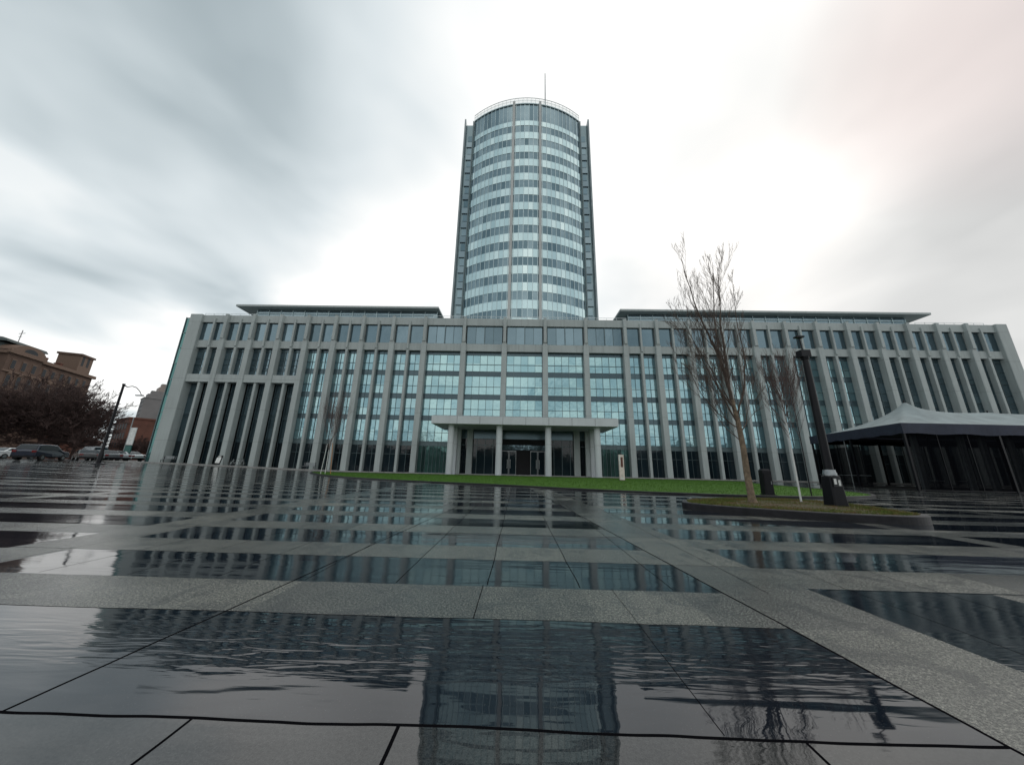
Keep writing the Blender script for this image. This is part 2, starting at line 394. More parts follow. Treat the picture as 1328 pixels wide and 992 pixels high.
isle = spline([(4.95,10.4),(5.15,9.8),(5.9,9.15),(7.0,8.55),(8.1,8.2),(9.1,8.1),(9.75,8.4),(10.05,9.05),(10.4,10.2),(10.5,11.4),(9.9,12.4),(8.5,12.6),(6.9,12.2),(5.5,11.3)], 8)
tp = empty('planting_island', (8.2,10.2,0))
def shift(o, root): o.location = -root.location; return o
shift(ring('kerb', isle, .17, -.05, .19, KERB, tp), tp)
isle_in = [p+(Vector((8.2,10.2))-p).normalized()*.15 for p in isle]
SOIL = simple('leaf_strewn_soil', (.07,.05,.03), .8, var=.5, scale=14, bumpd=.02)
shift(disc('soil', isle_in, .16, SOIL, tp, dome=.05), tp)
tag(tp, 'raised oval planting island with dark wet kerb around the tall bare tree', 'planter')
blades('grass', isle_in, .17, 34000, .06, .007, GRASSD, 'patchy olive and brown grass covering the raised island')

# ------------------------------------------------------------ podium building
YF = 48.3                        # front plane of the piers
bld = empty('office_building', (0,YF,0))
def B(mb, name, m, parent=None, smooth=False):
    o = mb.build(name, m, parent or bld, smooth)
    if parent is None: o.location = (0,-YF,0)
    return o
mainX = [-47.6,-43.1,-38.6,-34.1,-29.6,-25.1,-20.2,-15.05,-8.75,-2.3,4.1,10.5,16.7,21.7,26.8,31.85,36.8,41.75,46.6,51.4,56.1,60.7,65.2,69.7]
edges = [-51.8]+mainX+[74.2]
WIDE = {(-15.05,-8.75),(-8.75,-2.3),(-2.3,4.1),(4.1,10.5),(10.5,16.7)}
ZT, ZB0, ZB1 = 24.2, 18.65, 19.85
# core mass (walls and flat roof behind the glazing)
mb = MB(); mb.box(-53.3, 74.9, YF+1.75, YF+26, -.3, 24.0); B(mb,'wall',INTR)
mb = MB(); mb.box(-53.6,75.2, YF+.9, YF+26.3, 24.0, 24.2-.003); B(mb,'roof',ROOFM)
# corner piers
for x0,x1 in ((-53.75,-51.8),(74.2,75.9)):
    mb = MB(); mb.bbox(x0,x1,YF-.02,YF+2.4,-.3,ZT+.02,.06); B(mb,'corner_pier',CONC)
# flank walls
mb = MB(); mb.box(75.0,75.85,YF+2.4,YF+26.2,-.3,24.2); B(mb,'flank_wall',CONC)
mb = MB(); mb.box(-53.7,-53.3,YF+2.4,YF+26.2,-.3,24.2); B(mb,'flank_wall',CONC)
# long beams between the piers, one per storey line
def beam(x0,x1,z0,z1,y0=YF+.25,y1=YF+1.5,name='beam'):
    mb = MB(); x = x0
    while x < x1-.01:
        xe = min(x+4.5,x1); mb.box(x,xe,y0,y1,z0,z1); x = xe
    return B(mb,name,CONC)
beam(-51.8,74.2,22.95,24.19,YF+.30,YF+.98,'parapet')
beam(-51.8,74.2,ZB0,ZB1,YF+.42,YF+1.1)
beam(-51.8,-34.54,12.9,14.12,YF+.15,YF+1.4)
def fpier(x,w,y0,y1,z0,z1): mb = MB(); mb.bbox(x-w/2,x+w/2,y0,y1,z0,z1,.05); return mb
for x in mainX:
    mb = MB()
    mb.bbox(x-.41,x+.41,YF,YF+1.02,-.3,ZB1-.25,.05)
    mb.mesh([(x-.41,YF,ZB1-.25),(x+.41,YF,ZB1-.25),(x+.25,YF+.0,ZB1+.25),(x-.25,YF+.0,ZB1+.25),
             (x-.41,YF+1.0,ZB1-.25),(x+.41,YF+1.0,ZB1-.25),(x+.25,YF+.95,ZB1+.25),(x-.25,YF+.95,ZB1+.25)],
            [(0,1,2,3),(5,4,7,6),(1,5,6,2),(4,0,3,7)])
    mb.bbox(x-.24,x+.24,YF-.14,YF+.97,ZB1+.2,ZT+.03,.04)
    B(mb,'pier',CONC)
def panels(mb, x0,x1,z0,z1,y,nx,nz=1,tilt=.004,gap=.0):
    dx=(x1-x0)/nx; dz=(z1-z0)/nz
    for i in range(nx):
        for j in range(nz):
            a=random.uniform(-tilt,tilt); b_=random.uniform(-tilt,tilt)
            xa,xb=x0+i*dx,x0+(i+1)*dx; za,zb=z0+j*dz,z0+(j+1)*dz
            mb.face([(xa,y+a-b_,za),(xb,y-a-b_,za),(xb,y-a+b_,zb),(xa,y+a+b_,zb)])
def bars(mb, x0,x1,z0,z1,y,nx,zs=(),w=.05,d=.1):
    for i in range(nx+1):
        x=x0+(x1-x0)*i/nx; mb.box(x-w/2,x+w/2,y-d,y+.02,z0,z1)
    for z in zs: mb.box(x0,x1,y-d-.012,y+.02,z-w/2,z+w/2)
rows = [(15.45,18.15),(11.75,14.70),(8.35,11.0),(4.5,7.65)]
spans_and_shade = [(18.15,18.66),(14.70,15.45),(11.0,11.75),(7.65,8.35),(3.85,4.5)]  # highest span paints the shade under the beam; the others are real spandrels
def opening(x0,x1,wide,deep,side):
    nx = 5 if wide else 2
    # top storey
    yt = YF+.62
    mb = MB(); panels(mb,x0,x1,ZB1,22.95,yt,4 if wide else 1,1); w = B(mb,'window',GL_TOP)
    mb = MB(); bars(mb,x0,x1,ZB1,22.95,yt,4 if wide else 1,(ZB1+.04,22.9),.06,.08)
    if wide: mb.box((x0+x1)/2-.07,(x0+x1)/2+.07,yt-.16,yt+.02,ZB1,22.95)
    mb.build('frame',MULL,w)
    # curtain wall of the storeys between
    yg = YF+.98
    mb = MB()
    rr = rows
    if deep: rr = [(15.9,18.15)]
    zz_=[4.5,6.1,8.0,9.5,11.3,13.2,15.1,16.8,18.64] if not deep else [14.13,15.9,17.2,18.64]
    for z0,z1 in zip(zz_[:-1],zz_[1:]): panels(mb,x0,x1,z0,z1,yg,nx,1,.004)
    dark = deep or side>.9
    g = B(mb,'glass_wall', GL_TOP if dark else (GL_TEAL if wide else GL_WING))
    for z0,z1 in (spans_and_shade[:4] if not deep else [(18.15,18.66),(14.9,15.45)]):
        mb = MB(); panels(mb,x0,x1,z0,z1,yg-.04,1,1,0); mb.build('spandrel',GL_SPAN,g)  # topmost one is no spandrel: dark strip standing in for shade below the beam
    mb = MB(); zs=[]
    for z0,z1 in rr: zs += [z0,z1,z0+(z1-z0)*.42]
    bars(mb,x0,x1,4.5 if not deep else 14.13,18.6,yg,nx,zs,.05 if wide else .04,.09); mb.build('frame',MULL,g)
    # ground floor (and, at the left wing, the deep two storey arcade)
    if deep:
        yd = YF+1.35
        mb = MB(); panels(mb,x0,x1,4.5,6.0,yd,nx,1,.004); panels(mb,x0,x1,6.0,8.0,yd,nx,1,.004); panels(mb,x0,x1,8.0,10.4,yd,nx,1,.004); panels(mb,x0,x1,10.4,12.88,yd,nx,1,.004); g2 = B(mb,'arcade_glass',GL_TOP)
        mb = MB(); panels(mb,x0,x1,3.85,4.5,yd-.02,1,1,0); mb.build('spandrel',GL_SPAN,g2)
        mb = MB(); panels(mb,x0,x1,7.4,8.0,yd-.03,1,1,0); mb.build('spandrel',GL_SPAN,g2)
        mb = MB(); panels(mb,x0,x1,10.8,11.4,yd-.03,1,1,0); mb.build('spandrel',GL_SPAN,g2)
        mb = MB(); bars(mb,x0,x1,0,12.88,yd,nx,(4.5,7.4,8.0,10.8,11.4),.05,.08); mb.build('frame',MULL,g2)
        mb = MB(); panels(mb,x0,x1,-.2,3.85,yd,nx,1,.006); B(mb,'ground_floor_glass',GL_DARK)
    else:
        mb = MB(); panels(mb,x0,x1,-.2,3.85,yg,nx*2 if wide else 2,1,.006)
        g3 = B(mb,'ground_floor_glass', GL_GREEN if wide else GL_DARK)
        mb = MB(); bars(mb,x0,x1,-.1,3.9,yg,nx*2 if wide else 2,(2.6,) if not wide else (),.05,.09)
        panels(mb,x0,x1,3.85,4.5,yg-.035,1,1,0); mb.build('frame',MULL,g3)
for a,b_ in zip(edges[:-1],edges[1:]):
    xa = a+(.41 if a!=-51.8 else 0); xb = b_-(.41 if b_!=74.2 else 0)
    deep = b_ <= -34; side = 1 if a > 51 else 0
    if (a,b_) in WIDE:
        opening(xa,xb,True,False,side)
    else:
        c = (a+b_)/2
        mb = MB(); mb.bbox(c-.19,c+.19,YF+.28,YF+1.0,-.3,ZB0+.25,.05); mb.bbox(c-.14,c+.14,YF+.12,YF+.75,ZB1-1.0,23.6,.03)
        B(mb,'slim_pier',CONC)
        opening(xa,c-.19,False,deep,side); opening(c+.19,xb,False,deep,side)
# glass screen on the left flank
mb = MB()
for i in range(9):
    z0=.3+i*2.6; panels(mb,-54.7,-53.78,z0,z0+2.55,YF+.5,1,1,.01)
    for s_ in range(6):
        y0 = YF+.5+s_*3; mb.face([(-54.7,y0,z0),(-54.7,y0+2.95,z0),(-54.7,y0+2.95,z0+2.55),(-54.7,y0,z0+2.55)])
sc = B(mb,'glass_screen',GL_SIDE)
mb = MB()
for i in range(10): mb.box(-54.8,-53.76,YF+.42,YF+.5,.26+i*2.6,.34+i*2.6)
mb.box(-54.82,-54.7,YF+.4,YF+.52,0.2,23.8); mb.build('frame',MULL,sc)

# entrance canopy
can = MB()
can.box(-10.75,12.4,40.5,YF-.03,6.15,7.12)
cp = B(can,'canopy',CONC_L)
mb = MB(); mb.box(-10.6,12.25,40.65,YF-.05,7.12,7.2); mb.build('coping',ROOFM,cp)
mb = MB()
for x in [-10.4+2.85*i for i in range(1,8)]: mb.box(x-.015,x+.015,40.488,40.5,6.17,7.1)
mb.build('joint',INTR,cp)
for x in (-8.4,-2.3,3.85,9.98):
    mb = MB(); mb.lathe([(.44,-.1),(.44,.05),(.40,.06),(.39,5.95),(.46,6.0),(.46,6.148)],28,(x,41.6)); B(mb,'column',CONC_L,smooth=True)
for x in (-8.4,9.98):
    mb = MB(); mb.bbox(x-.34,x+.34,44.1,44.8,-.1,6.148,.05); B(mb,'column',CONC_L)
# lobby front under the canopy
for x0,x1 in ((-8.0,-2.3),(4.0,9.7)):
    mb = MB(); panels(mb,x0,x1,0,4.9,YF-1.2,5,1,.01); lb = B(mb,'lobby_glass',GL_DARK)
    mb = MB(); bars(mb,x0,x1,0,4.9,YF-1.2,5,(.05,4.0,4.88),.06,.1); mb.build('frame',MULL,lb)
mb = MB(); mb.box(-8.2,9.9,YF-1.25,YF-.06,4.9,6.14); B(mb,'lintel',GL_SPAN)
for x in (-8.35,9.9,-6.7,8.3):
    mb = MB(); mb.bbox(x-.42,x+.42,YF-1.75,YF-1.35,-.1,6.14,.04); B(mb,'pilaster',CONC)
mb = MB(); mb.box(-2.3,4.0,YF-1.0,YF-.1,0,4.9); B(mb,'vestibule',INTR)
for i,(x0,x1) in enumerate(((-2.2,-1.2),(-1.15,-.15),(1.85,2.85),(2.9,3.9))):
    mb = MB(); panels(mb,x0+.06,x1-.06,.1,3.2,YF-1.15,1,1,.01); d = B(mb,'door',GL_DARK)
    mb = MB(); mb.box(x0,x0+.07,YF-1.2,YF-1.1,0,3.3); mb.box(x1-.07,x1,YF-1.2,YF-1.1,0,3.3); mb.box(x0+.07,x1-.07,YF-1.2,YF-1.1,3.2,3.3); mb.box(x0+.07,x1-.07,YF-1.2,YF-1.1,0,.12)
    mb.build('frame',GREYM,d)
    hx = x1-.18 if i%2==0 else x0+.18
    mb = MB(); mb.tube([(hx,YF-1.28,.9),(hx,YF-1.28,2.1)],.025,8); mb.build('handle',RAILM,d)
mb = MB(); panels(mb,-2.2,3.9,3.4,4.1,YF-1.12,4,1,.01); mb.build('transom',GL_TOP,bld).location=(0,-YF,0)
# furniture at the foot of the left wing
def bench(x,y,label):
    r = empty('bench',(x,y,gz(x)+.012))
    mb = MB()
    for k in range(4): mb.box(-.9,.9,-.22+k*.12,-.13+k*.12,.43,.47)
    mb.build('seat',GREYM,r)
    mb = MB()
    for k in range(3): mb.box(-.9,.9,.26,.29,.58+k*.13,.67+k*.13)
    mb.build('backrest',GREYM,r)
    for s_ in (-.75,.75):
        mb = MB(); mb.box(s_-.03,s_+.03,-.2,-.15,0,.43); mb.box(s_-.03,s_+.03,.2,.25,0,.95); mb.box(s_-.03,s_+.03,-.15,.2,.38,.425); mb.build('leg',DARKM,r)
    tag(r,label,'bench','benches at the foot of the left wing')
bench(-49.6,47.0,'grey slatted bench in front of the first arcade bay beside the left corner pier')
bench(-29.3,47.2,'grey slatted bench standing just right of the two storey arcade')
def aboard(x,y):
    r = empty('notice_stand',(x,y,gz(x)+.012))
    mb = MB(); mb.mesh([(-.4,-.3,.1),(.4,-.3,.1),(.4,-.02,1.35),(-.4,-.02,1.35),(-.4,-.26,.1),(.4,-.26,.1),(.4,.02,1.35),(-.4,.02,1.35)],[(0,1,2,3),(5,4,7,6),(0,3,7,4),(1,5,6,2),(3,2,6,7),(0,4,5,1)]); p = mb.build('panel',DARKM,r)
    mb = MB(); mb.mesh([(-.32,-.262,.3),(.32,-.262,.3),(.32,-.09,1.05),(-.32,-.09,1.05)],[(0,1,2,3)]); mb.mesh([(-.2,-.06,1.12),(.2,-.06,1.12),(.2,-.02,1.25),(-.2,-.02,1.25)],[(0,1,2,3)]); mb.build('poster',WHITEP,r).location=(0,-.06,0)
    for s_ in (-.37,.37):
        mb = MB(); mb.tube([(s_,0,1.3),(s_,.35,0)],.02,6); mb.build('leg',DARKM,r)
        mb = MB(); mb.tube([(s_,-.05,1.3),(s_,-.34,0)],.02,6); mb.build('leg',DARKM,r)
    tag(r,'dark folding notice stand with a pale poster between the left wing piers','notice stand')
aboard(-42.0,46.9)
def bicycle(x,y,rz,label):
    r = empty('bicycle',(x,y,gz(x)+.012),rz)
    for s_ in (-.52,.52):
        mb = MB(); mb.tube([(s_+.33*math.cos(a),0,.34+.33*math.sin(a)) for a in [2*math.pi*k/24 for k in range(25)]],.018,6,False); w = mb.build('wheel',TYRE,r)
        mb = MB()
        for k in range(8):
            a = math.pi*k/8; mb.tube([(s_+.32*math.cos(a),0,.34+.32*math.sin(a)),(s_-.32*math.cos(a),0,.34-.32*math.sin(a))],.004,3)
        mb.build('spokes',RAILM,w)
    mb = MB()
    for p in ([(-.52,0,.34),(-.1,0,.32),(.36,0,.78),(-.22,0,.82),(-.1,0,.32)],[(-.52,0,.34),(-.22,0,.8)],[(.52,0,.34),(.36,0,.82),(.33,0,.98)],[(-.22,0,.8),(-.25,0,.92)]): mb.tube(p,.018,6)
    mb.build('frame',RAILM,r)
    mb = MB(); mb.mesh([(-.38,-.08,.93),(-.38,.08,.93),(-.1,0,.93),(-.38,-.08,.97),(-.38,.08,.97),(-.1,0,.96)],[(0,1,2),(3,5,4),(0,2,5,3),(1,4,5,2),(0,3,4,1)]); mb.build('saddle',DARKM,r)
    mb = MB(); mb.tube([(.25,-.28,1.0),(.33,-.15,1.0),(.33,.15,1.0),(.25,.28,1.0)],.015,6); mb.build('handlebar',DARKM,r)
    tag(r,label,'bicycle','bicycles parked by the left wing')
bicycle(-40.0,47.2,1.2,'pale bicycle parked between two left wing piers, nearer the notice stand')
bicycle(-39.4,47.4,1.4,'pale bicycle parked at the left wing, farther from the notice stand')

# roof pavilions
for (x0,x1,bx0,bx1) in ((-50.2,-14.2,-47.0,-14.6),(17.4,69.9,19.0,66.5)):
    mb = MB()
    # slab with a thin raking edge
    zt,zb = 27.95,27.62
    P_ = [(x0,52.0),(x1,52.0),(x1,68),(x0,68)]; Q_ = [(x0+1.6,52.7),(x1-(.3 if x1<0 else 1.6),52.7),(x1-(.3 if x1<0 else 1.6),67),(x0+1.6,67)]
    vs = [(a,b_,zt) for a,b_ in P_]+[(a,b_,zt-.36) for a,b_ in P_]+[(a,b_,zb-.1) for a,b_ in Q_]
    mb.mesh(vs,[(0,1,2,3),(11,10,9,8)]+[(4+i,4+(i+1)%4,(i+1)%4,i) for i in range(4)]+[(8+i,8+(i+1)%4,4+(i+1)%4,4+i) for i in range(4)])
    pv = B(mb,'pavilion_roof',CONC)
    mb = MB(); nb = round((bx1-bx0)/2.2)
    panels(mb,bx0,bx1,24.2,27.46,53.1,nb,1,.01); mb.box(bx0,bx1,53.2,66.5,24.2,27.47); mb.build('glazing',ROOFG,pv)
    mb = MB(); bars(mb,bx0,bx1,24.2,27.46,53.08,nb,(26.75,),.08,.1); mb.build('frame',MULLT,pv)
def railing(x0,x1,y,z,h,name='railing',step=1.6,parent=None):
    mb = MB(); n = max(1,round((x1-x0)/step))
    for i in range(n+1):
        x = x0+(x1-x0)*i/n; mb.box(x-.02,x+.02,y-.02,y+.02,z,z+h)
    mb.box(x0,x1,y-.025,y+.025,z+h,z+h+.05); mb.box(x0,x1,y-.012,y+.012,z+h*.5,z+h*.5+.025)
    return B(mb,name,RAILM)
railing(-53,-44,YF+1.6,24.2,.85); railing(-14.2,17.4,YF+1.2,24.2,.75); railing(64,74.8,YF+1.6,24.2,.85)
tag(bld,'long grey concrete and glass office block with tall piers and a columned entrance canopy','office building')

# ------------------------------------------------------------ tower
TX, TCY, TR = 1.0, 82.8, 22.8
tw = empty('office_tower',(TX,TCY,0))
def T(mb,name,m,parent=None,smooth=False):
    o = mb.build(name,m,parent or tw,smooth)
    if parent is None: o.location = (-TX,-TCY,0)
    return o
HA = R(35.4); NP = 27
def arc(a, r=TR): return (TX+r*math.sin(a), TCY-r*math.cos(a))
mb = MB(); pts = [arc(-HA+2*HA*i/40,TR-.35) for i in range(41)]
pts += [(TX+13.0,80),(TX+9,90),(TX-9,90),(TX-13.0,80)]
mb.prism(pts,20,86.0); T(mb,'wall',INTR)
def aband(mb, z0, z1, r=TR, rnd=None, tilt=.006):
    for i in range(NP):
        a0=-HA+2*HA*i/NP; a1=-HA+2*HA*(i+1)/NP; t=random.uniform(-tilt,tilt); u=random.uniform(-tilt,tilt)
        x0,y0=arc(a0,r+t-u); x1,y1=arc(a1,r-t-u); x2,y2=arc(a1,r-t+u); x3,y3=arc(a0,r+t+u)
        mb.face([(x0,y0,z0),(x1,y1,z0),(x2,y2,z1),(x3,y3,z1)])
zc = [78.54-3.97*k for k in range(14)]
mb = MB(); aband(mb,81.0,86.1,TR-.04); T(mb,'window_band',GL_TWD)
top = 81.0
for z in zc:
    mb = MB(); aband(mb,z+1.0,top); T(mb,'spandrel_band',GL_TWL)
    mb = MB(); aband(mb,z-1.0,z+1.0,TR-.06); T(mb,'window_band',GL_TWD)
    top = z-1.0
mb = MB()
for i in range(NP+1):
    a=-HA+2*HA*i/NP; x,y=arc(a,TR+.05); tx,ty=math.cos(a)*.06,math.sin(a)*.06; nx_,ny_=math.sin(a)*.14,-math.cos(a)*.14
    mb.prism([(x-tx,y-ty),(x+tx,y+ty),(x+tx-nx_,y+ty-ny_),(x-tx-nx_,y-ty-ny_)][::-1],24,86.3)
T(mb,'mullions',MULLT)
for xr in (-2.15,4.15):
    a = math.asin((xr-TX)/TR); x,y = arc(a,TR+.3)
    mb = MB(); z=24
    while z < 86.3:
        z2=min(z+3.97,86.9); mb.box(xr-.29,xr+.29,y-.1,y+.6,z,z2-.03); z=z2
    T(mb,'rib',RIBM)
# coping, rim rail
mb = MB()
pa = [arc(-HA+2*HA*i/40,TR+.16) for i in range(41)]+[arc(HA-2*HA*i/40,TR-.6) for i in range(41)]
mb.prism(pa,86.1,86.35); T(mb,'coping',MULLT)
mb = MB()
mb.tube([(*arc(-HA+2*HA*i/60,TR+.1),88.0) for i in range(61)],.07,6); mb.tube([(*arc(-HA+2*HA*i/60,TR+.1),87.2) for i in range(61)],.03,4)
for i in range(29):
    x,y=arc(-HA+2*HA*i/28,TR+.1); mb.box(x-.04,x+.04,y-.04,y+.04,86.3,88)
T(mb,'railing',RAILM)
m_, nt_, b__ = mat('rim_clear_glass'); b__.inputs['Base Color'].default_value=(.75,.9,.9,1); b__.inputs['Alpha'].default_value=.35; b__.inputs['Roughness'].default_value=.1
mb = MB()
for i in range(28):
    x0,y0=arc(-HA+2*HA*i/28,TR+.02); x1,y1=arc(-HA+2*HA*(i+1)/28,TR+.02); mb.face([(x0,y0,86.35),(x1,y1,86.35),(x1,y1,87.7),(x0,y0,87.7)])
T(mb,'rim_glass',m_)
# side wings
SIDEW = m_glass('wing_glass', [(.2,(.12,.18,.20)),(.8,(.22,.30,.32))], .6, rough=.15)
for s_ in (-1,1):
    xa,xb = (TX+s_*13.55, TX+s_*15.45); x0,x1 = min(xa,xb),max(xa,xb)
    mb = MB(); mb.box(x0,x1,65.2,88,20,86.2)
    w = T(mb,'side_wing',SIDEW)
    mb = MB(); xo = TX+s_*15.45; mb.box(min(xo,xo+s_*.35),max(xo,xo+s_*.35),64.2,88,20,87.0); mb.build('fin',ROOFM,w)
    mb = MB(); xi = TX+s_*13.3; mb.box(min(xi-.0,xi+s_*.28),max(xi,xi+s_*.28),63.9,88,20,86.0); mb.build('fin',MULL,w)
    for k,z in enumerate(zc+[82.5]):
        mb = MB(); a_,b2 = sorted((TX+s_*13.75, TX+s_*14.8)); mb.box(a_,b2,65.0,65.2,z-1.9,z-.1); mb.build('window',GL_TWD,w)
    for z in zc:
        mb = MB(); a_,b2 = sorted((TX+s_*13.75, TX+s_*15.1)); mb.box(a_,b2,64.95,65.2,z+.3,z+1.9); mb.build('spandrel',ROOFG,w)
mb = MB(); mb.tube([(5.92,66,86),(5.92,66,96),(5.92,66,105.7)],[.22,.16,.11],8); T(mb,'antenna',GREYM)
tag(tw,'tall curved glass tower rising behind the long office block','tower')

# ------------------------------------------------------------ trees
def branch(mb, p, d, L, r, lvl, maxl, up=.25, spread=.6, kids=4, minr=.004, wob=.12, sides=5, shrink=.62):
    n = max(3,int(5-lvl)); pts=[p]; q=p.copy(); dd=d.normalized()
    for i in range(n):
        dd = (dd+Vector((random.gauss(0,wob),random.gauss(0,wob),random.gauss(0,wob)+up*.25))).normalized()
        q = q+dd*L/n; pts.append(q.copy())
    mb.tube(pts,[max(minr,r*(1-.8*i/n)) for i in range(n+1)],max(3,sides-lvl),False)
    if lvl>=maxl: return
    for k in range(kids+(lvl>0)*random.randint(0,2)):
        t = .2+.75*(k+random.random()*.8)/kids; t=min(t,.99)
        i = min(int(t*n),n-1); f=t*n-i; bp=pts[i].lerp(pts[i+1],f)
        ax = dd.cross(Vector((random.gauss(0,1),random.gauss(0,1),random.gauss(0,1)))).normalized()
        nd = (dd*math.cos(spread)+ax*math.sin(spread)*random.uniform(.7,1.2)); nd.z += up*.5
        branch(mb,bp,nd,L*shrink*random.uniform(.7,1.15)*(1-.35*t),r*.5*(1-.4*t),lvl+1,maxl,up,spread,kids,minr,wob,sides,shrink)
# tall bare tree on the island
tr = empty('bare_tree',(7.0,10.42,.17)); tr.scale=(.92,.92,.955)
mb = MB(); mb.tube([(0.03,0,-.05),(.01,0,.25),(-.02,0,.9),(0,.02,1.7),(-.03,.03,2.5),(-.12,.05,3.3)],[.15,.105,.095,.085,.075,.06],12); mb.build('trunk',BARK_R,tr,True)
mb = MB(); random.seed(11)
def limb(pts, r0, r1, kids, L, up=.5, spread=.5, maxl=3, minr=.0036):
    pts=[Vector(p) for p in pts]; n=len(pts)-1
    # smooth
    s=[]
    for i in range(n):
        p0=pts[max(i-1,0)];p1=pts[i];p2=pts[i+1];p3=pts[min(i+2,n)]
        for k in range(4):
            t=k/4; s.append(.5*((2*p1)+(-p0+p2)*t+(2*p0-5*p1+4*p2-p3)*t*t+(-p0+3*p1-3*p2+p3)*t**3)+Vector((random.gauss(0,.012),random.gauss(0,.012),0)))
    s.append(pts[-1]); m=len(s)
    mb.tube(s,[r0+(r1-r0)*i/(m-1) for i in range(m)],6,False)
    for k in range(kids):
        t=.15+.83*(k+random.random())/kids; i=min(int(t*(m-1)),m-2)
        d=(s[i+1]-s[i]).normalized(); ax=d.cross(Vector((random.gauss(0,1),random.gauss(0,1),random.gauss(0,.4)))).normalized()
        nd=d*math.cos(spread)+ax*math.sin(spread); nd.z+=up*.4
        branch(mb,s[i],nd,L*1.25*(1.15-.6*t)*random.uniform(.6,1.2),max(minr,(r0+(r1-r0)*t)*.45),1,maxl,up,.45,4,minr,.09,5,.62)
limb([(-.12,.05,3.3),(-.33,0,4.6),(-.62,.1,5.7),(-1.0,.05,7.0),(-1.25,.1,8.9)],.058,.006,16,1.5)
limb([(-.15,.05,3.2),(-.1,.1,4.8),(-.02,.2,6.2),(.12,.2,7.5),(.2,.25,8.5)],.05,.006,15,1.4)
limb([(-.08,.05,2.7),(.25,-.1,3.7),(.45,-.1,4.9),(.55,.1,6.3),(.62,.1,7.7)],.034,.005,12,1.1)
limb([(-.3,.05,4.3),(-.55,-.3,5.5),(-.45,-.3,6.9),(-.38,-.4,8.3)],.03,.005,12,1.1)
limb([(-.05,.03,2.55),(-.4,-.1,3.1),(-.8,-.2,4.1),(-1.15,-.2,5.6)],.03,.004,12,1.2,.3)
limb([(-.06,.03,2.35),(-.6,.15,2.85),(-1.2,.2,3.8),(-1.7,.3,5.4)],.024,.004,15,1.3,.3)
limb([(-.04,.03,1.95),(-.45,.0,2.3),(-.95,.0,3.1),(-1.3,.1,4.2)],.018,.004,10,1.1,.3)
limb([(-.06,.03,2.8),(-.7,-.2,4.0),(-1.3,-.2,5.2),(-1.75,-.1,6.6)],.022,.004,13,1.2,.3)
limb([(-.03,.03,2.2),(.3,.1,2.6),(.55,.15,3.4),(.7,.2,4.6)],.022,.004,9,.9,.3)
limb([(0,.02,2.6),(.1,.4,3.3),(.2,.7,4.5),(.3,.8,6.0)],.024,.004,10,1.0,.4)
limb([(-.1,.05,3.0),(-.6,.3,4.2),(-.95,.4,5.4),(-1.35,.5,6.6)],.026,.004,10,1.1,.35)
mb.build('crown',BARK_D,tr,False)
tag(tr,'tall leafless young tree with reddish trunk at the left of the raised island','tree')
# young trees with stakes
def sapling(name,x,y,z,H,trunk_h,cw,label,n,twigm,seed,trm=WHITEP,stake=None,cat='tree'):
    random.seed(seed); r = empty(name,(x,y,z))
    mb = MB(); mb.tube([(0,0,-.1),(.01,.01,trunk_h*.5),(0,0,trunk_h),(-.01,0,H*.8)],[.028,.024,.02,.008],8); mb.build('trunk',trm,r,True)
    global_mb = MB()
    for k in range(n):
        t=random.random(); z0=trunk_h*.85+(H*.72-trunk_h*.85)*t; a=random.uniform(0,6.28)
        d=Vector((math.cos(a)*.5,math.sin(a)*.5,1.1))
        branch(global_mb,Vector((0,0,z0)),d,(H-z0)*.6*random.uniform(.7,1.1)*cw,.010,1,3,.5,.42,3,.0036,.08,4,.6)
    global_mb.build('crown',twigm,r)
    if stake:
        for (sx,sy,h,m) in stake:
            mb = MB(); mb.tube([(sx,sy,-.1),(sx*.5,sy,h)],.028,7); mb.build('stake',m,r)
    tag(r,label,cat); return r
sapling('young_tree',9.0,11.1,.19,5.25,2.3,1.15,'slender young tree with pale stem, on the island left of the black post',36,TWIG_M,3)
sapling('young_tree',14.0,16.6,.06,7.6,2.9,1.1,'slender young tree with dense reddish twigs on the lawn end, directly behind the black post',22,TWIG_M,4,DARKM)
sapling('young_tree',-18.9,33.2,.05,6.9,2.6,1.7,'small staked tree with wide sparse twigs at the left tip of the lawn',60,TWIG_M,5,WHITEP,[(-.45,.0,2.9,WHITEP),(.5,.1,3.0,ORANGE)])

def far_tree(x,y,H,W,label,twigm,seed,n=26,minr=.03,low=.15):
    random.seed(seed); z=gz(x); r = empty('bare_tree',(x,y,z))
    mb = MB(); mb.tube([(0,0,-.3),(.1,0,H*.2),(0,.1,H*.45)],[.42*H/14,.3*H/14,.18*H/14],8); mb.build('trunk',TWIG_R,r,True)
    mb = MB()
    for k in range(n):
        z0=H*random.uniform(low,.5); a=random.uniform(0,6.28); e=random.uniform(-.05,1.2)
        d=Vector((math.cos(a)*math.cos(e),math.sin(a)*math.cos(e),math.sin(e)))
        L=W*.5*random.uniform(.7,1.0) if e<.6 else (H-z0)*.75*random.uniform(.75,1.05)
        branch(mb,Vector((0,0,z0)),d,L,.10,1,4,.12,.6,4,minr,.14,5,.58)
    mb.build('crown',twigm,r); tag(r,label,'tree','bare street trees on the left'); return r
far_tree(-94,64,17.5,17,'broad dark leafless tree in front of the ornate tan building, nearest its left end',TWIG_R,21,80)
far_tree(-99,70,16.5,12,'dense dark leafless tree at the middle of the ornate tan building',TWIG_R,22,80)
far_tree(-107,79,13.5,9,'dark leafless tree at the right end of the row before the ornate building',TWIG_R,23,70)
far_tree(-98,59,13,11,'low dark leafless tree at the left edge of the photo',TWIG_R,24,60)
far_tree(-123,105,8,8,'small red brown tree left of the office block, behind the parked cars',TWIG_R,25,40)
far_tree(-116,104,7,8,'smallest red brown tree, nearest the left flank of the office block',TWIG_R,26,36)

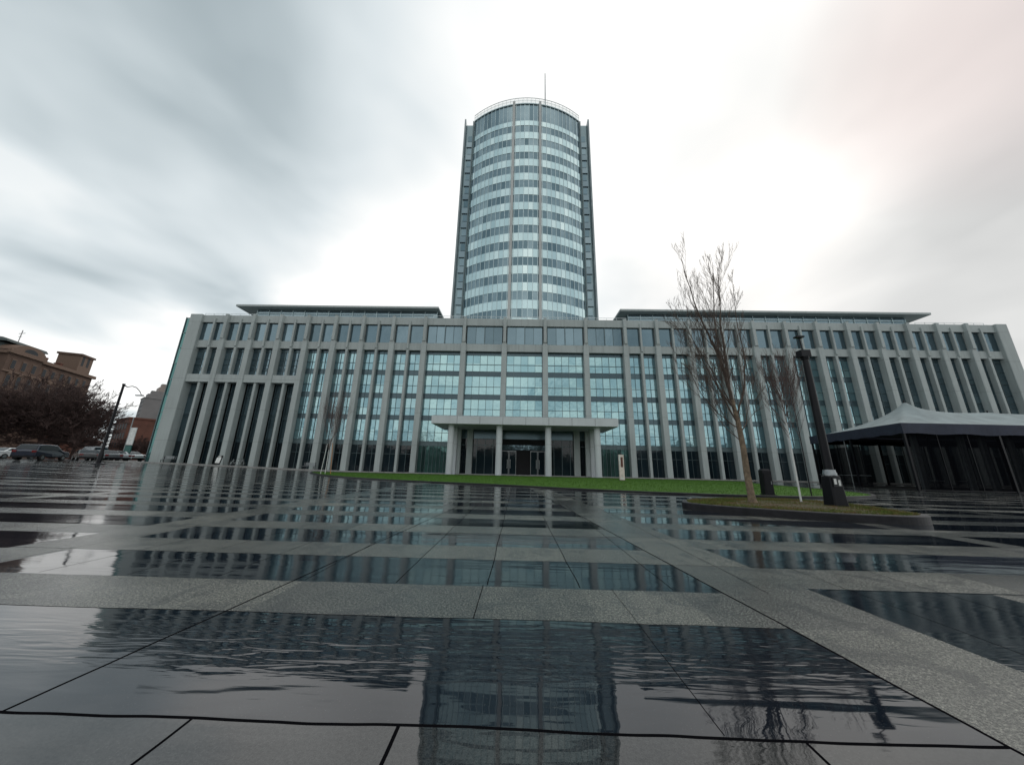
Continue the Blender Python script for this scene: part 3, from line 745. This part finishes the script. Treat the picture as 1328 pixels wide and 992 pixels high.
# ------------------------------------------------------------ left background buildings
def old_building():
    # local x runs along the street front (left to right as seen), local -y faces the street
    L=44; D=22; H=25.0
    p0=Vector((-125.3,73.8)); p1=Vector((-136.5,100)); rz=math.atan2(p1.y-p0.y,p1.x-p0.x)
    r=empty('ornate_building',(p0.x,p0.y,.4),rz); r.scale=(.62,.62,1)
    # street front lies on local y=0; building body to +y side away from viewer
    s=1.0
    mb=MB(); mb.box(0,L,0,D,-1,H); mb.box(0,14.5,-.9,0,-1,H+1.2); mb.build('wall',BRICK,r)
    for z,h,o in ((H,.9,.9),(H-4.3,.4,.4),(6.5,.5,.5),(H-8.6,.25,.3)):
        mb=MB(); mb.box(14.6,L+o,-o,-.003,z,z+h); mb.box(-o,14.7,-.9-o,-.903,z+(.3 if z==H else 0),z+h+(.3 if z==H else 0)); mb.box(L-.05,L+o,-.05,D,z,z+h)
        if z<H: mb.build('cornice',TRIMT,r)
    mb=MB(); mb.box(14.6,L+.9,-.9,-.003,H,H+.9); mb.box(-.9,14.7,-1.8,-.903,H+.3,H+1.2); mb.box(-.9,L+.85,-.95,D,H+.05,H+.85); mb.build('cornice',TRIMT,r)
    # pediment above the projecting bay
    mb=MB(); arcp=[(14.5,H+1.2)]+[(7.6+6.9*math.cos(a),H+1.2+2.0*math.sin(a)) for a in [math.pi*k/16 for k in range(1,16)]]+[(.7,H+1.2)]
    n=len(arcp); vs=[(x,-1.5,z) for x,z in arcp]+[(x,3,z) for x,z in arcp]
    mb.mesh(vs,[tuple(range(n)),tuple(range(2*n-1,n-1,-1))]+[(i,n+i,n+(i+1)%n,(i+1)%n) for i in range(n)]); ped=mb.build('pediment',TRIMT,r)
    mb=MB(); ar2=[(7.6+3*math.cos(a),H+1.35+1.1*math.sin(a)) for a in [math.pi*k/12 for k in range(13)]]
    mb.face([(x,-1.52,z) for x,z in ar2][::-1]); mb.build('window',WINF,ped)
    # crown roof with turret
    mb=MB()
    def frust(x0,x1,y0,y1,z0,z1,k): 
        mb.mesh([(x0,y0,z0),(x1,y0,z0),(x1,y1,z0),(x0,y1,z0),(x0+k,y0+k,z1),(x1-k,y0+k,z1),(x1-k,y1-k,z1),(x0+k,y1-k,z1)],[(4,5,6,7),(0,1,5,4),(1,2,6,5),(2,3,7,6),(3,0,4,7)])
    frust(1,18,2,19,H+.85,H+3.2,1.2); frust(0.2,18.8,1.2,19.8,H+3.2,H+3.9,.5); frust(2.5,16.5,3.5,17.5,H+3.9,H+5.0,3.6)
    frust(20,L-13,3,19,H+.85,H+2.0,2)
    mb.build('roof',SLATE,r)
    mb=MB(); mb.tube([(11,6,H+4.5),(11,6,H+8)],.12,5); mb.tube([(10,6,H+6.8),(12.4,6,H+7.5)],.07,4); mb.tube([(10.3,6,H+6),(11.6,6,H+6.4)],.06,4); mb.build('antenna',DARKM,r)
    mb=MB(); mb.box(L-9,L-1.2,1,9,H+.85,H+6.0); ch=mb.build('roof_tower',TRIMT,r)
    mb=MB(); mb.box(L-9.5,L-.7,.5,9.5,H+6.0,H+6.6); mb.build('cornice',BRICK,ch)
    mb=MB()
    for k in range(2): mb.box(L-7.8+k*3.2,L-6.4+k*3.2,.97,1.05,H+3,H+6)
    mb.build('window',WINF,ch)
    for k,x in enumerate((22,30,35.5)):
        mb=MB(); mb.box(x,x+1.6,4,6,H+.85,H+2.6-.3*k); mb.box(x-.15,x+1.75,3.85,6.15,H+2.6-.3*k,H+2.8-.3*k); mb.build('chimney',BRICK_R,r)
    for fl,(z,h) in enumerate(((H-3.3,2.1),(H-8.0,3.0),(H-12.3,2.8),(H-16.6,2.8))):
        xs=[2.2,6.6,11.0]+[17.2+4.4*i for i in range(6)]
        for i,x in enumerate(xs):
            y=-.9 if x<14 else 0
            mb=MB(); mb.box(x-.2,x+1.75,y-.12,y-.004,z-.2,z+h+.25); f=mb.build('window',TRIMT,r)
            mb=MB(); mb.box(x,x+1.55,y-.17,y-.125,z,z+h); mb.build('pane',WINF,f)
            if fl==1:
                mb=MB(); mb.mesh([(x-.4,y-.45,z+h+.3),(x+1.95,y-.45,z+h+.3),(x+.78,y-.45,z+h+1.0),(x-.4,y-.01,z+h+.3),(x+1.95,y-.01,z+h+.3),(x+.78,y-.01,z+h+1.0)],[(0,1,2),(0,2,5,3),(1,4,5,2),(0,3,4,1)]); mb.build('hood',TRIMT,f)
    tag(r,'ornate tan masonry building with curved pediment and dark crown roof at the left edge','building')
    return r
ob=old_building()
def block(name,x,y,w,d,h,m,label,rz=0,z0=0.3,floors=None,step=0,roofm=None,cols=5,proud=.06):
    r=empty(name,(x,y,z0),rz)
    mb=MB(); mb.box(-w/2,w/2,0,d,-1,h)
    if step: mb.box(-w/2+w*.2,w/2-w*.2,d*.1,d*.8,h,h+step); mb.box(-w/2+w*.33,w/2-w*.33,d*.2,d*.6,h+step,h+step*1.7)
    mb.build('wall',m,r)
    mb=MB(); mb.box(-w/2-.25,w/2+.25,-.25,d+.25,h+.002,h+.5); mb.build('roof',roofm or m,r)
    floors=floors or int(h/3.4)
    for i in range(floors):
        for k in range(cols):
            z=1.2+i*(h-1.5)/floors; xx=-w/2+w*(k+.5)/cols
            if i*cols+k>=90: continue
            mb=MB(); mb.box(xx-w/cols*.25,xx+w/cols*.25,-proud,-.003,z,z+(h-1.5)/floors*.58); mb.build('window',WINF,r)
    tag(r,label,'building'); return r
block('brick_building',-133,108,15,12,13.5,BRICK_R,'low red brick building between the street trees and the left lamp post',-.5,cols=5,floors=4)
block('apartment_tower',-214,180,12,12,34,STONE_G,'grey distant tower block, left of the two standing close together',-.6,step=3,cols=4,floors=13)
block('apartment_tower',-257,222,17,12,46,STONE_F,'pale distant tower block, right of the two standing close together',-.6,step=4,cols=5,floors=14)
block('apartment_tower',-190,172,13,12,23,STONE_F,'pinkish stepped tower block just left of the office block flank',-.5,step=5,cols=4,floors=12)
block('low_building',-135,122,16,8,6.5,STONE_G,'low grey building with pale fittings beside the left flank of the office block',-.5,cols=5,floors=2)

block('shop_row',-146,100,34,10,6.2,BRICK_R,'long low brick shop row closing the street behind the parked cars',-.75,cols=9,floors=2)

# ------------------------------------------------------------ cars
def make_car(kind, paintm, label, x, y, rz, group='cars parked on the left'):
    r=empty('parked_car',(x,y,gz(x)+.008),rz)
    suv = kind=='suv'; van = kind=='van'
    L=4.6 if not van else 5.2; W=.92; H=1.45 if kind=='sedan' else (1.72 if suv else 2.1)
    bz=.95 if not van else 1.1
    if kind=='sedan':  side=[(-2.3,.35),(-2.3,.85),(-2.1,.98),(-1.55,1.0),(-.85,1.42),(.35,1.45),(1.05,1.0),(1.95,.88),(2.28,.7),(2.3,.35)]
    elif suv:          side=[(-2.3,.4),(-2.3,1.0),(-2.2,1.1),(-1.85,1.66),(-.9,1.74),(.5,1.70),(1.15,1.12),(2.05,1.0),(2.28,.8),(2.3,.4)]
    else:              side=[(-2.6,.4),(-2.6,1.2),(-2.5,1.95),(-2.2,2.08),(.9,2.08),(1.7,1.25),(2.45,1.05),(2.6,.8),(2.6,.4)]
    mb=MB(); n=len(side)
    def wid(z): return W if z<bz+.06 else W-(z-bz)*.28
    # body: loft with wheel arches left to the black lower trim
    ys=[]; vs=[]
    for sgn in (-1,1):
        for (px,pz) in side: vs.append((px,sgn*wid(pz),pz))
    for (px,pz) in side: vs.append((px*1.01,0,pz+(.03 if pz>.5 else 0)))
    fs=[tuple(range(n)),tuple(range(2*n-1,n-1,-1))]
    for i in range(n-1): fs+= [(i,2*n+i,2*n+i+1,i+1),(n+i,n+i+1,2*n+i+1,2*n+i)]
    fs+=[(0,n-1,3*n-1,2*n),(n,2*n,3*n-1,2*n-1)]
    mb.mesh(vs,fs); body=mb.build('body',paintm,r)
    bv=body.modifiers.new('b','BEVEL'); bv.width=.05; bv.segments=2; bv.limit_method='ANGLE'; bv.angle_limit=R(25)
    # windows
    if kind=='sedan': sw=[(-1.45,1.02),(-.8,1.36),(.32,1.38),(.9,1.02)]; rear=[(-1.5,1.04),(-.92,1.39)]; front=[(1.0,1.04),(.42,1.42)]
    elif suv: sw=[(-1.95,1.14),(-1.7,1.58),(.42,1.6),(1.0,1.14)]; rear=[(-2.17,1.16),(-1.88,1.6)]; front=[(1.12,1.17),(.56,1.65)]
    else: sw=[(.0,1.25),(.0,1.85),(.8,1.85),(1.4,1.25)]; rear=[(-2.56,1.3),(-2.51,1.85)]; front=[(1.62,1.32),(1.0,1.98)]
    mb=MB()
    for sgn in (-1,1):
        q=[(px,sgn*(wid(pz)+.012),pz) for px,pz in sw]
        mb.face(q if sgn<0 else q[::-1])
    mb.build('side_window',GL_DARK,r)
    for nm,(a,b2) in (('rear_window',rear),('windscreen',front)):
        mb=MB(); o=-.035 if nm=='rear_window' else .03
        wa,wb=wid(a[1])-.1,wid(b2[1])-.1
        mb.face([(a[0]+o,-wa,a[1]+.03),(a[0]+o,wa,a[1]+.03),(b2[0]+o,wb,b2[1]+.03),(b2[0]+o,-wb,b2[1]+.03)]); mb.build(nm,GL_DARK,r)
    for px in (-L*.3,L*.31):
        for sgn in (-1,1):
            mb=MB(); prof=[(px+.34*math.cos(a),.34+.34*math.sin(a)) for a in [2*math.pi*k/18 for k in range(18)]]
            y0,y1=sgn*(W-.2),sgn*(W+.02); vs=[(a,y0,b2) for a,b2 in prof]+[(a,y1,b2) for a,b2 in prof]
            mb.mesh(vs,[tuple(range(18)),tuple(range(18,36))]+[(i,(i+1)%18,18+(i+1)%18,18+i) for i in range(18)]); w=mb.build('wheel',TYRE,r)
            mb=MB(); pr=[(px+.2*math.cos(a),sgn*(W+.03),.34+.2*math.sin(a)) for a in [2*math.pi*k/12 for k in range(12)]]; mb.face(pr); mb.build('rim',GREYM,w)
    for sgn in (-1,1):
        mb=MB(); z=.78 if not suv else .95; mb.box(-L/2-.03,-L/2+.1,min(sgn*.55,sgn*.88),max(sgn*.55,sgn*.88),z-.1,z+.12); mb.build('tail_lamp',RED,r)
        mb=MB(); mb.box(L/2-.12,L/2+.02,min(sgn*.5,sgn*.86),max(sgn*.5,sgn*.86),.66,.8); mb.build('headlight',WHITEP,r)
    mb=MB(); mb.box(-L/2-.06,-L/2+.12,-.85,.85,.32,.52); mb.box(L/2-.12,L/2+.06,-.85,.85,.32,.52); mb.build('bumper',DARKM,r)
    tag(r,label,'car',group); return r
P_NAVY=paint('navy_car_paint',(.012,.018,.035)); P_BLK=paint('black_car_paint',(.012,.012,.014)); P_SIL=paint('silver_car_paint',(.35,.38,.40)); P_WHT=paint('white_car_paint',(.65,.67,.68)); P_GRY=paint('grey_car_paint',(.09,.10,.11))
make_car('suv',P_NAVY,'dark navy car seen from behind, largest of the parked cars',-53.6,37.0,R(115))
make_car('sedan',P_BLK,'black car low to the ground, first to the right of the navy car',-58.4,44.6,R(150))
make_car('van',P_GRY,'grey van standing behind the black car',-66,51,R(160))
make_car('sedan',P_GRY,'dark grey car just left of the left lamp post',-57.0,45.4,R(165))
make_car('sedan',P_SIL,'silver car just right of the left lamp post',-58.5,47.5,R(170))
make_car('sedan',P_WHT,'white car parked nearest the left flank of the office block',-59.4,50.2,R(172))
make_car('sedan',P_WHT,'white car at the far left edge of the parking row',-66.5,43,R(100))

# ------------------------------------------------------------ street lamp (left)
lx,ly=-43.0,34.0; z=gz(lx); sl=empty('street_lamp',(lx,ly,z))
mb=MB(); mb.lathe([(.55,-.02),(.55,.06),(.5,.09),(.2,.14)],16); mb.build('base_plate',KERB,sl)
mb=MB(); mb.lathe([(.19,.1),(.19,1.1),(.14,1.2),(.12,3),(.10,8.3),(.13,8.32),(.13,8.5)],12); mb.build('pole',DARKM,sl,True)
mb=MB(); mb.tube([(0,0,8.35),(.5,0,8.15),(1.0,0,8.25),(1.5,0,8.1),(2.0,0,7.7),(2.3,0,7.3)],[.07,.05,.045,.045,.04,.03],6); mb.build('arm',DARKM,sl,True)
mb=MB(); mb.prism([(1.7,-.09),(2.5,-.12),(2.5,.12),(1.7,.09)],7.18,7.3); mb.build('lamp_head',GREYM,sl)
tag(sl,'dark street lamp with a thin curved arm, standing at the left of the plaza','street lamp')
# white banner sign beyond it
bx,by=-59.2,49.4; z=gz(bx); sg=empty('banner_sign',(bx,by,z))
mb=MB(); mb.tube([(0,0,0),(0,0,6.6)],.06,8); mb.build('pole',GREYM,sg)
mb=MB(); mb.box(.08,1.05,-.04,.04,2.4,5.0); mb.build('banner',WHITEP,sg)
mb=MB(); mb.box(.08,1.05,-.06,.06,1.2,2.3); mb.build('panel',simple('green_sign_panel',(.02,.10,.09),.5),sg)
tag(sg,'white banner sign on a thin pole among the parked cars','sign')
# totem on the lawn
tt=empty('totem_sign',(10.3,33.5,.05))
mb=MB(); mb.bbox(-.24,.24,-.12,.12,0,2.45,.03); bd=mb.build('body',TOTEM,tt)
mb=MB(); mb.box(-.1,.12,-.135,-.121,1.25,2.2); mb.build('plate',simple('brown_sign_plate',(.10,.03,.02),.5),tt)
mb=MB(); mb.box(-.22,-.12,-.14,-.121,1.5,2.4); mb.box(-.16,.1,-.133,-.121,.12,.3); mb.build('trim',WHITEP,tt)
mb=MB(); mb.box(-.3,.3,-.18,.18,-.05,.04); mb.build('foot',KERB,tt)
tag(tt,'narrow pale totem sign with dark plate standing on the lawn right of the entrance','sign')
# black cabinet
cb=empty('black_cabinet',(11.75,16.3,.05)); cb.scale=(.62,.7,1)
mb=MB(); mb.mesh([(-.34,-.22,0),(.34,-.22,0),(.34,.22,0),(-.34,.22,0),(-.31,-.2,1.12),(.31,-.2,1.12),(.31,.2,1.12),(-.31,.2,1.12),(-.22,-.14,1.2),(.22,-.14,1.2),(.22,.14,1.2),(-.22,.14,1.2)],
 [(0,1,5,4),(1,2,6,5),(2,3,7,6),(3,0,4,7),(4,5,9,8),(5,6,10,9),(6,7,11,10),(7,4,8,11),(8,9,10,11)]); mb.build('housing',DARKM,cb)
mb=MB(); mb.box(-.26,.26,-.232,-.222,.15,1.0); d=mb.build('door',DARKM,cb)
mb=MB(); mb.box(.17,.22,-.25,-.233,.5,.65); mb.build('handle',GREYM,d)
mb=MB(); mb.box(-.4,.4,-.28,.28,-.05,.05); mb.build('plinth',KERB,cb)
tag(cb,'squat black cabinet standing on the lawn edge behind the bare tree','utility cabinet')
# big black lamp post on the island
lp=empty('lamp_post',(9.12,10.05,.18))
mb=MB(); mb.mesh([(-.2,-.19,0),(.2,-.19,0),(.2,.19,0),(-.2,.19,0),(-.155,-.15,.85),(.155,-.15,.85),(.155,.15,.85),(-.155,.15,.85)],[(3,2,1,0),(4,5,6,7),(0,1,5,4),(1,2,6,5),(2,3,7,6),(3,0,4,7)]); bs=mb.build('base',DARKM,lp)
bm=bs.modifiers.new('b','BEVEL'); bm.width=.03; bm.segments=2
mb=MB(); mb.lathe([(.16,.85),(.16,.93),(.145,.95),(.14,1.02)],20); mb.build('collar',GREYM,lp,True)
mb=MB(); mb.box(-.12,.11,-.19,-.17,.55,.8); pl=mb.build('hatch',simple('hatch_plate',(.05,.052,.055),.35,.6),lp)
mb=MB(); mb.box(-.10,-.03,-.197,-.191,.62,.77); mb.box(.02,.08,-.197,-.191,.58,.74); mb.build('sticker',WHITEP,pl)
mb=MB(); mb.box(.17,.23,-.06,.1,.18,.34); mb.build('socket',DARKM,lp)
mb=MB(); mb.lathe([(.108,.95),(.102,2.2),(.09,3.6),(.078,4.5)],20); mb.build('pole',DARKM,lp,True)
mb=MB(); mb.box(-.17,.12,-.11,.11,4.48,4.70); mb.lathe([(.1,4.4),(.12,4.5)],12); mb.build('lamp_housing',DARKM,lp)
mb=MB(); mb.tube([(-.02,0,4.7),(-.05,0,5.15)],.02,6); mb.box(-.18,.06,-.08,.08,5.14,5.19); mb.build('sensor',DARKM,lp)
tag(lp,'thick black lamp post with a tapered square base on the raised island','lamp post')

# ------------------------------------------------------------ tent
TO=Vector((29.3,25.5)); ta=Vector((1,.02)); tb=Vector((2.6/11,1)); ZE=4.95
tn=empty('marquee_tent',(TO.x,TO.y,0))
LA,LB=24.0,11.2; MA,MBs=7.3,5.6
def tp_(a,b_): return (a+b_*tb.x, a*ta.y+b_*tb.y)
peaks=[(3.9+7.1*i,3.3) for i in range(3)]
def tz(a,b_):
    s=0
    for pa_,pb in peaks:
        d=math.hypot((a-pa_)/1.0,(b_-pb)/.95); k=1 if pa_<5 else .12; s=max(s,k*(.68*math.exp(-d/.8)+.25*math.exp(-(d/2.6)**2)))
    edge=min(a/1.6,(LA-a)/1.6,b_/1.6,(LB-b_)/1.6,1); e=sstep(edge)
    rg=min(a/3.9,(LA-a)/3.9,b_/3.3,(LB-b_)/7.9,1); base=1.55*max(rg,0)**1.35
    return ZE+base+s*(.08+.92*e)
mb=MB(); NA,NB=120,56; vs=[]
for j in range(NB+1):
    for i in range(NA+1):
        a=LA*i/NA;b_=LB*j/NB; X,Y=tp_(a,b_); vs.append((X,Y,tz(a,b_)-(.0 if 0<i<NA and 0<j<NB else .0)))
mb.mesh(vs,[(j*(NA+1)+i,j*(NA+1)+i+1,(j+1)*(NA+1)+i+1,(j+1)*(NA+1)+i) for j in range(NB) for i in range(NA)],.5)
cv=mb.build('canopy',TENTW,tn,True)
mb=MB()
def val(p,q,n):
    for k in range(n):
        t0,t1=k/n,(k+1)/n; f=lambda t:(p[0]+(q[0]-p[0])*t,p[1]+(q[1]-p[1])*t)
        a0=f(t0);a1=f(t1); w0=.04*math.sin(t0*40);w1=.04*math.sin(t1*40)
        c0=tp_(*a0);c1=tp_(*a1)
        z=lambda aa: tz(*aa)
        mb.face([(c0[0],c0[1]-w0,z(a0)-.78+w0),(c1[0],c1[1]-w1,z(a1)-.78+w1),(c1[0],c1[1],z(a1)+.03),(c0[0],c0[1],z(a0)+.03)])
val((-.02,-.02),(LA+.02,-.02),48); val((-.02,LB+.02),(-.02,-.02),30); val((LA,0),(LA,LB),20); val((LA,LB+.02),(-.02,LB+.02),30)
mb.build('valance',TENTN,tn)
for a in (0.12,7.35,14.65,LA-.12):
    for b_ in (.12,LB/2,LB-.12):
        X,Y=tp_(a,b_); 
        mb=MB(); mb.box(X-.07,X+.07,Y-.07,Y+.07,0,ZE-.15); mb.box(X-.2,X+.2,Y-.2,Y+.2,0,.03); mb.build('leg',DARKM,tn)
for pa_,pb in peaks:
    X,Y=tp_(pa_,pb); mb=MB(); mb.tube([(X,Y,0),(X,Y,tz(pa_,pb)+.12)],.05,8); mb.build('mast',DARKM,tn)
# smoked glazed side walls: front from the first leg to the right, and back wall
m_sm,nts,bs_=mat('smoked_panel'); bs_.inputs['Base Color'].default_value=(.004,.0045,.006,1); bs_.inputs['Roughness'].default_value=.12; bs_.inputs['Alpha'].default_value=.80; bs_.inputs['Specular IOR Level'].default_value=.0; bs_.inputs['IOR'].default_value=1.15
c_=coords(nts); bump(nts,bs_,noise_n(nts,scaled(nts,c_,(1.5,1.5,.4)),1.2,3),1,.02)
for k in range(10):
    a0=.3+2.34*k; X0,Y0=tp_(a0,.15); X1,Y1=tp_(a0+2.3,.15)
    mb=MB(); mb.face([(X0,Y0,.1),(X1,Y1,.1),(X1,Y1,ZE-.4),(X0,Y0,ZE-.4)]); w=mb.build('side_panel',m_sm,tn)
    mb=MB(); mb.box(X1+.0,X1+.04,Y1-.03,Y1+.03,.02,ZE-.4); mb.box(X0,X1,Y0-.02,Y0+.02,.04,.1); mb.build('frame',DARKM,w)
for k in range(10):
    a0=.3+2.34*k; X0,Y0=tp_(a0,LB-.3); X1,Y1=tp_(a0+2.3,LB-.3)
    mb=MB(); mb.face([(X0,Y0,.1),(X1,Y1,.1),(X1,Y1,ZE-.4),(X0,Y0,ZE-.4)]); w=mb.build('side_panel',m_sm,tn)
    mb=MB(); mb.box(X1+.0,X1+.04,Y1-.03,Y1+.03,.02,ZE-.4); mb.box(X0,X1,Y0-.02,Y0+.02,.04,.1); mb.build('frame',DARKM,w)
for k in range(3):
    b0=4.2+2.3*k; X0,Y0=tp_(.15,b0); X1,Y1=tp_(.15,b0+2.25)
    mb=MB(); mb.face([(X0,Y0,.1),(X1,Y1,.1),(X1,Y1,ZE-1.4),(X0,Y0,ZE-1.4)]); w=mb.build('side_panel',m_sm,tn)
    mb=MB(); mb.tube([(X0,Y0,1.0),(X1,Y1,1.0)],.025,6); mb.tube([(X1,Y1,0),(X1,Y1,ZE-.2)],.04,6); mb.build('frame',GREYM,w)
if 0: mb=MB(); mb.face([(*tp_(1.5,LB-.5),0.02),(*tp_(LA,LB-.5),0.02),(*tp_(LA,LB-.5),ZE-.1),(*tp_(1.5,LB-.5),ZE-.1)])
mb=MB(); mb.face([(*tp_(0.3,.2),.02),(*tp_(LA,.2),.02),(*tp_(LA,LB-.4),.02),(*tp_(.3,LB-.4),.02)]); mb.build('floor_mat',INTR,tn)
for a in (1.0,4.6,6.3,8.4,11.4,14.0,17.5):
    mb=MB(); n=16; vs=[]
    for i in range(n+1):
        x_,y_=tp_(a+.55*i/n,.7+.1*math.sin(i*1.7)); vs+=[(x_,y_,.05),(x_+.12*random.random(),y_,ZE-.5)]
    mb.mesh(vs,[(2*i,2*i+2,2*i+3,2*i+1) for i in range(n)]); mb.build('curtain',CURT,tn,True)
tag(tn,'pale peaked marquee tent with navy valance and smoked side panels at the right edge','tent')
# stacked cushions and table seen at the tent corner
def table(x,y,label):
    r=empty('cafe_table',(x,y,.03))
    mb=MB(); mb.lathe([(.45,.70),(.45,.73)],20); mb.build('tabletop',GREYM,r)
    mb=MB(); mb.lathe([(.25,0),(.25,.02),(.03,.04),(.03,.70)],12); mb.build('leg',DARKM,r)
    tag(r,label,'table','tables inside the tent')
table(TO.x+3.3,TO.y+1.6,'small round table inside the tent, nearer its front left corner')
table(TO.x+6.0,TO.y+1.8,'small round table inside the tent, farther from its front left corner')

FARW = m_grass('far_wood_foliage', (.012,.017,.012), (.03,.035,.025))
mb=MB(); random.seed(5)
for i in range(420):
    x=random.uniform(-150,150); y=-95+random.uniform(-9,9)-abs(x)*.08; h=9+8*noise.noise(Vector((x*.05,1,0)))+random.uniform(-2,3); rr=random.uniform(1.8,4)
    prof=[(.3,0),(rr*.7,h*.18),(rr,h*.45),(rr*.75,h*.75),(rr*.25,h*.96),(.02,h)]
    mb.lathe([(a*random.uniform(.85,1.15),z) for a,z in prof],7,(x,y))
o=mb.build('far_trees',FARW); tag(o,'far off belt of trees across the square, mirrored in the lower windows','trees',kind='stuff')
# ------------------------------------------------------------ camera
yaw,pitch,roll,f=-0.0202342507,0.252417276,0.0216177,424.723369
cy,sy,cp,sp,cr,sr=math.cos(yaw),math.sin(yaw),math.cos(pitch),math.sin(pitch),math.cos(roll),math.sin(roll)
R1=Matrix(((cy,-sy,0),(sy,cy,0),(0,0,1))); R2=Matrix(((1,0,0),(0,sp,-cp),(0,cp,sp))); R3=Matrix(((cr,-sr,0),(sr,cr,0),(0,0,1)))
W2C=R3@R2@R1
fl=Matrix(((1,0,0),(0,-1,0),(0,0,-1)))
C2W=(fl@W2C).transposed()
cam=bpy.data.cameras.new('camera'); co_=bpy.data.objects.new('camera',cam); col.objects.link(co_)
mw=C2W.to_4x4(); mw.translation=Vector((0,0,1.08)); co_.matrix_world=mw
cam.sensor_width=36; cam.lens=f/1328*36; cam.clip_end=6000; cam.clip_start=.05
scn.camera=co_

# ------------------------------------------------------------ light
SE,SA=R(50),R(50)     # elevation, azimuth clockwise from +Y
sun=bpy.data.lights.new('sun','SUN'); sun.energy=.6; sun.angle=R(40); sun.color=(1,.96,.91)
so=bpy.data.objects.new('sun',sun); col.objects.link(so)
sd=Vector((math.sin(SA)*math.cos(SE),math.cos(SA)*math.cos(SE),math.sin(SE)))
so.rotation_euler=sd.to_track_quat('Z','Y').to_euler()
w=bpy.data.worlds.new('World'); scn.world=w; w.use_nodes=True; nt=w.node_tree; nt.nodes.clear()
out=nt.nodes.new('ShaderNodeOutputWorld')
sky=nt.nodes.new('ShaderNodeTexSky'); sky.sky_type='NISHITA'; sky.sun_disc=False; sky.sun_elevation=SE; sky.sun_rotation=SA
bg1=nt.nodes.new('ShaderNodeBackground'); bg1.inputs[1].default_value=.10; nt.links.new(sky.outputs[0],bg1.inputs[0])
tc=nt.nodes.new('ShaderNodeTexCoord'); d=tc.outputs['Generated']
sp_=nt.nodes.new('ShaderNodeSeparateXYZ'); nt.links.new(d,sp_.inputs[0])
# project the direction on a cloud ceiling
zz=M_(nt,'ADD',M_(nt,'MAXIMUM',sp_.outputs[2],0),.22)
cx=nt.nodes.new('ShaderNodeCombineXYZ'); nt.links.new(M_(nt,'DIVIDE',sp_.outputs[0],zz),cx.inputs[0]); nt.links.new(M_(nt,'DIVIDE',sp_.outputs[1],zz),cx.inputs[1])
mp=nt.nodes.new('ShaderNodeMapping'); mp.inputs['Rotation'].default_value=(0,0,R(-12)); mp.inputs['Scale'].default_value=(1.1,1.0,1); mp.inputs['Location'].default_value=(3.4,1.1,0)
nt.links.new(cx.outputs[0],mp.inputs['Vector'])
n1=noise_n(nt,mp.outputs[0],1.0,3,.45,.35); n2=noise_n(nt,mp.outputs[0],2.6,3,.45,.3)
def dotn(v):
    q=nt.nodes.new('ShaderNodeVectorMath'); q.operation='DOT_PRODUCT'; nt.links.new(d,q.inputs[0]); q.inputs[1].default_value=Vector(v).normalized(); return q.outputs['Value']
glow=dotn((.36,.78,.48)); dark=dotn((-.66,.10,.74)); pink=dotn((.72,.33,.66)); rlow=dotn((.88,.45,.22))
B0=ramp(nt,M_(nt,'MULTIPLY_ADD',glow,.5,.5),[(0,(1.0,)*3),(.30,(.95,)*3),(.55,(.96,)*3),(.72,(.97,)*3),(.86,(1.0,)*3),(.95,(1.0,)*3),(1,(1.0,)*3)])
# ramps clamp at 1: keep the extra light in a multiplier
bb=M_(nt,'MULTIPLY',B0,1.0)
dk=ramp(nt,dark,[(.72,(0,)*3),(.99,(1,)*3)])
rl=ramp(nt,rlow,[(.92,(0,)*3),(.995,(1,)*3)])
bb=M_(nt,'MULTIPLY',bb,M_(nt,'SUBTRACT',1,M_(nt,'MULTIPLY',dk,.32)))
bb=M_(nt,'MULTIPLY',bb,M_(nt,'SUBTRACT',1,M_(nt,'MULTIPLY',rl,.35)))
cl=M_(nt,'ADD',M_(nt,'MULTIPLY',n1,.66),M_(nt,'MULTIPLY',n2,.34))
cl=M_(nt,'MULTIPLY_ADD',ramp(nt,cl,[(.37,(0,)*3),(.60,(1,)*3)]),.52,.66)
calm=ramp(nt,glow,[(.45,(0,)*3),(.9,(.5,)*3)])
cl=M_(nt,'ADD',cl,M_(nt,'MULTIPLY',M_(nt,'SUBTRACT',1.12,cl),calm))
bb=M_(nt,'MULTIPLY',bb,cl)
bb=M_(nt,'MULTIPLY',bb,1.08)
ccol=ramp(nt,M_(nt,'MULTIPLY',bb,.9),[(.1,(.66,.86,.95)),(.45,(.79,.93,.985)),(.78,(.90,.975,1)),(1,(1,1,.98))])
pk=ramp(nt,pink,[(.962,(0,)*3),(1,(1,)*3)])
warm=dotn((.75,.55,.40)); ccol=mixc(nt,ramp(nt,warm,[(.78,(0,)*3),(.97,(.75,)*3)]),ccol,(1,.965,.915))
bb=M_(nt,'MULTIPLY',bb,M_(nt,'SUBTRACT',1,M_(nt,'MULTIPLY',pk,.25)))
ccol=mixc(nt,M_(nt,'MULTIPLY',pk,.45),ccol,(1,.80,.77))
bg2=nt.nodes.new('ShaderNodeBackground'); nt.links.new(ccol,bg2.inputs[0]); nt.links.new(bb,bg2.inputs[1])
mx=nt.nodes.new('ShaderNodeMixShader'); mx.inputs[0].default_value=.93; nt.links.new(bg1.outputs[0],mx.inputs[1]); nt.links.new(bg2.outputs[0],mx.inputs[2]); nt.links.new(mx.outputs[0],out.inputs[0])

scn.render.engine='CYCLES'
vs_=scn.view_settings; vs_.view_transform='Standard'; vs_.look='None'; vs_.exposure=0; vs_.gamma=1
scn.render.resolution_x=1024; scn.render.resolution_y=764
scn.cycles.max_bounces=6; scn.cycles.transparent_max_bounces=12
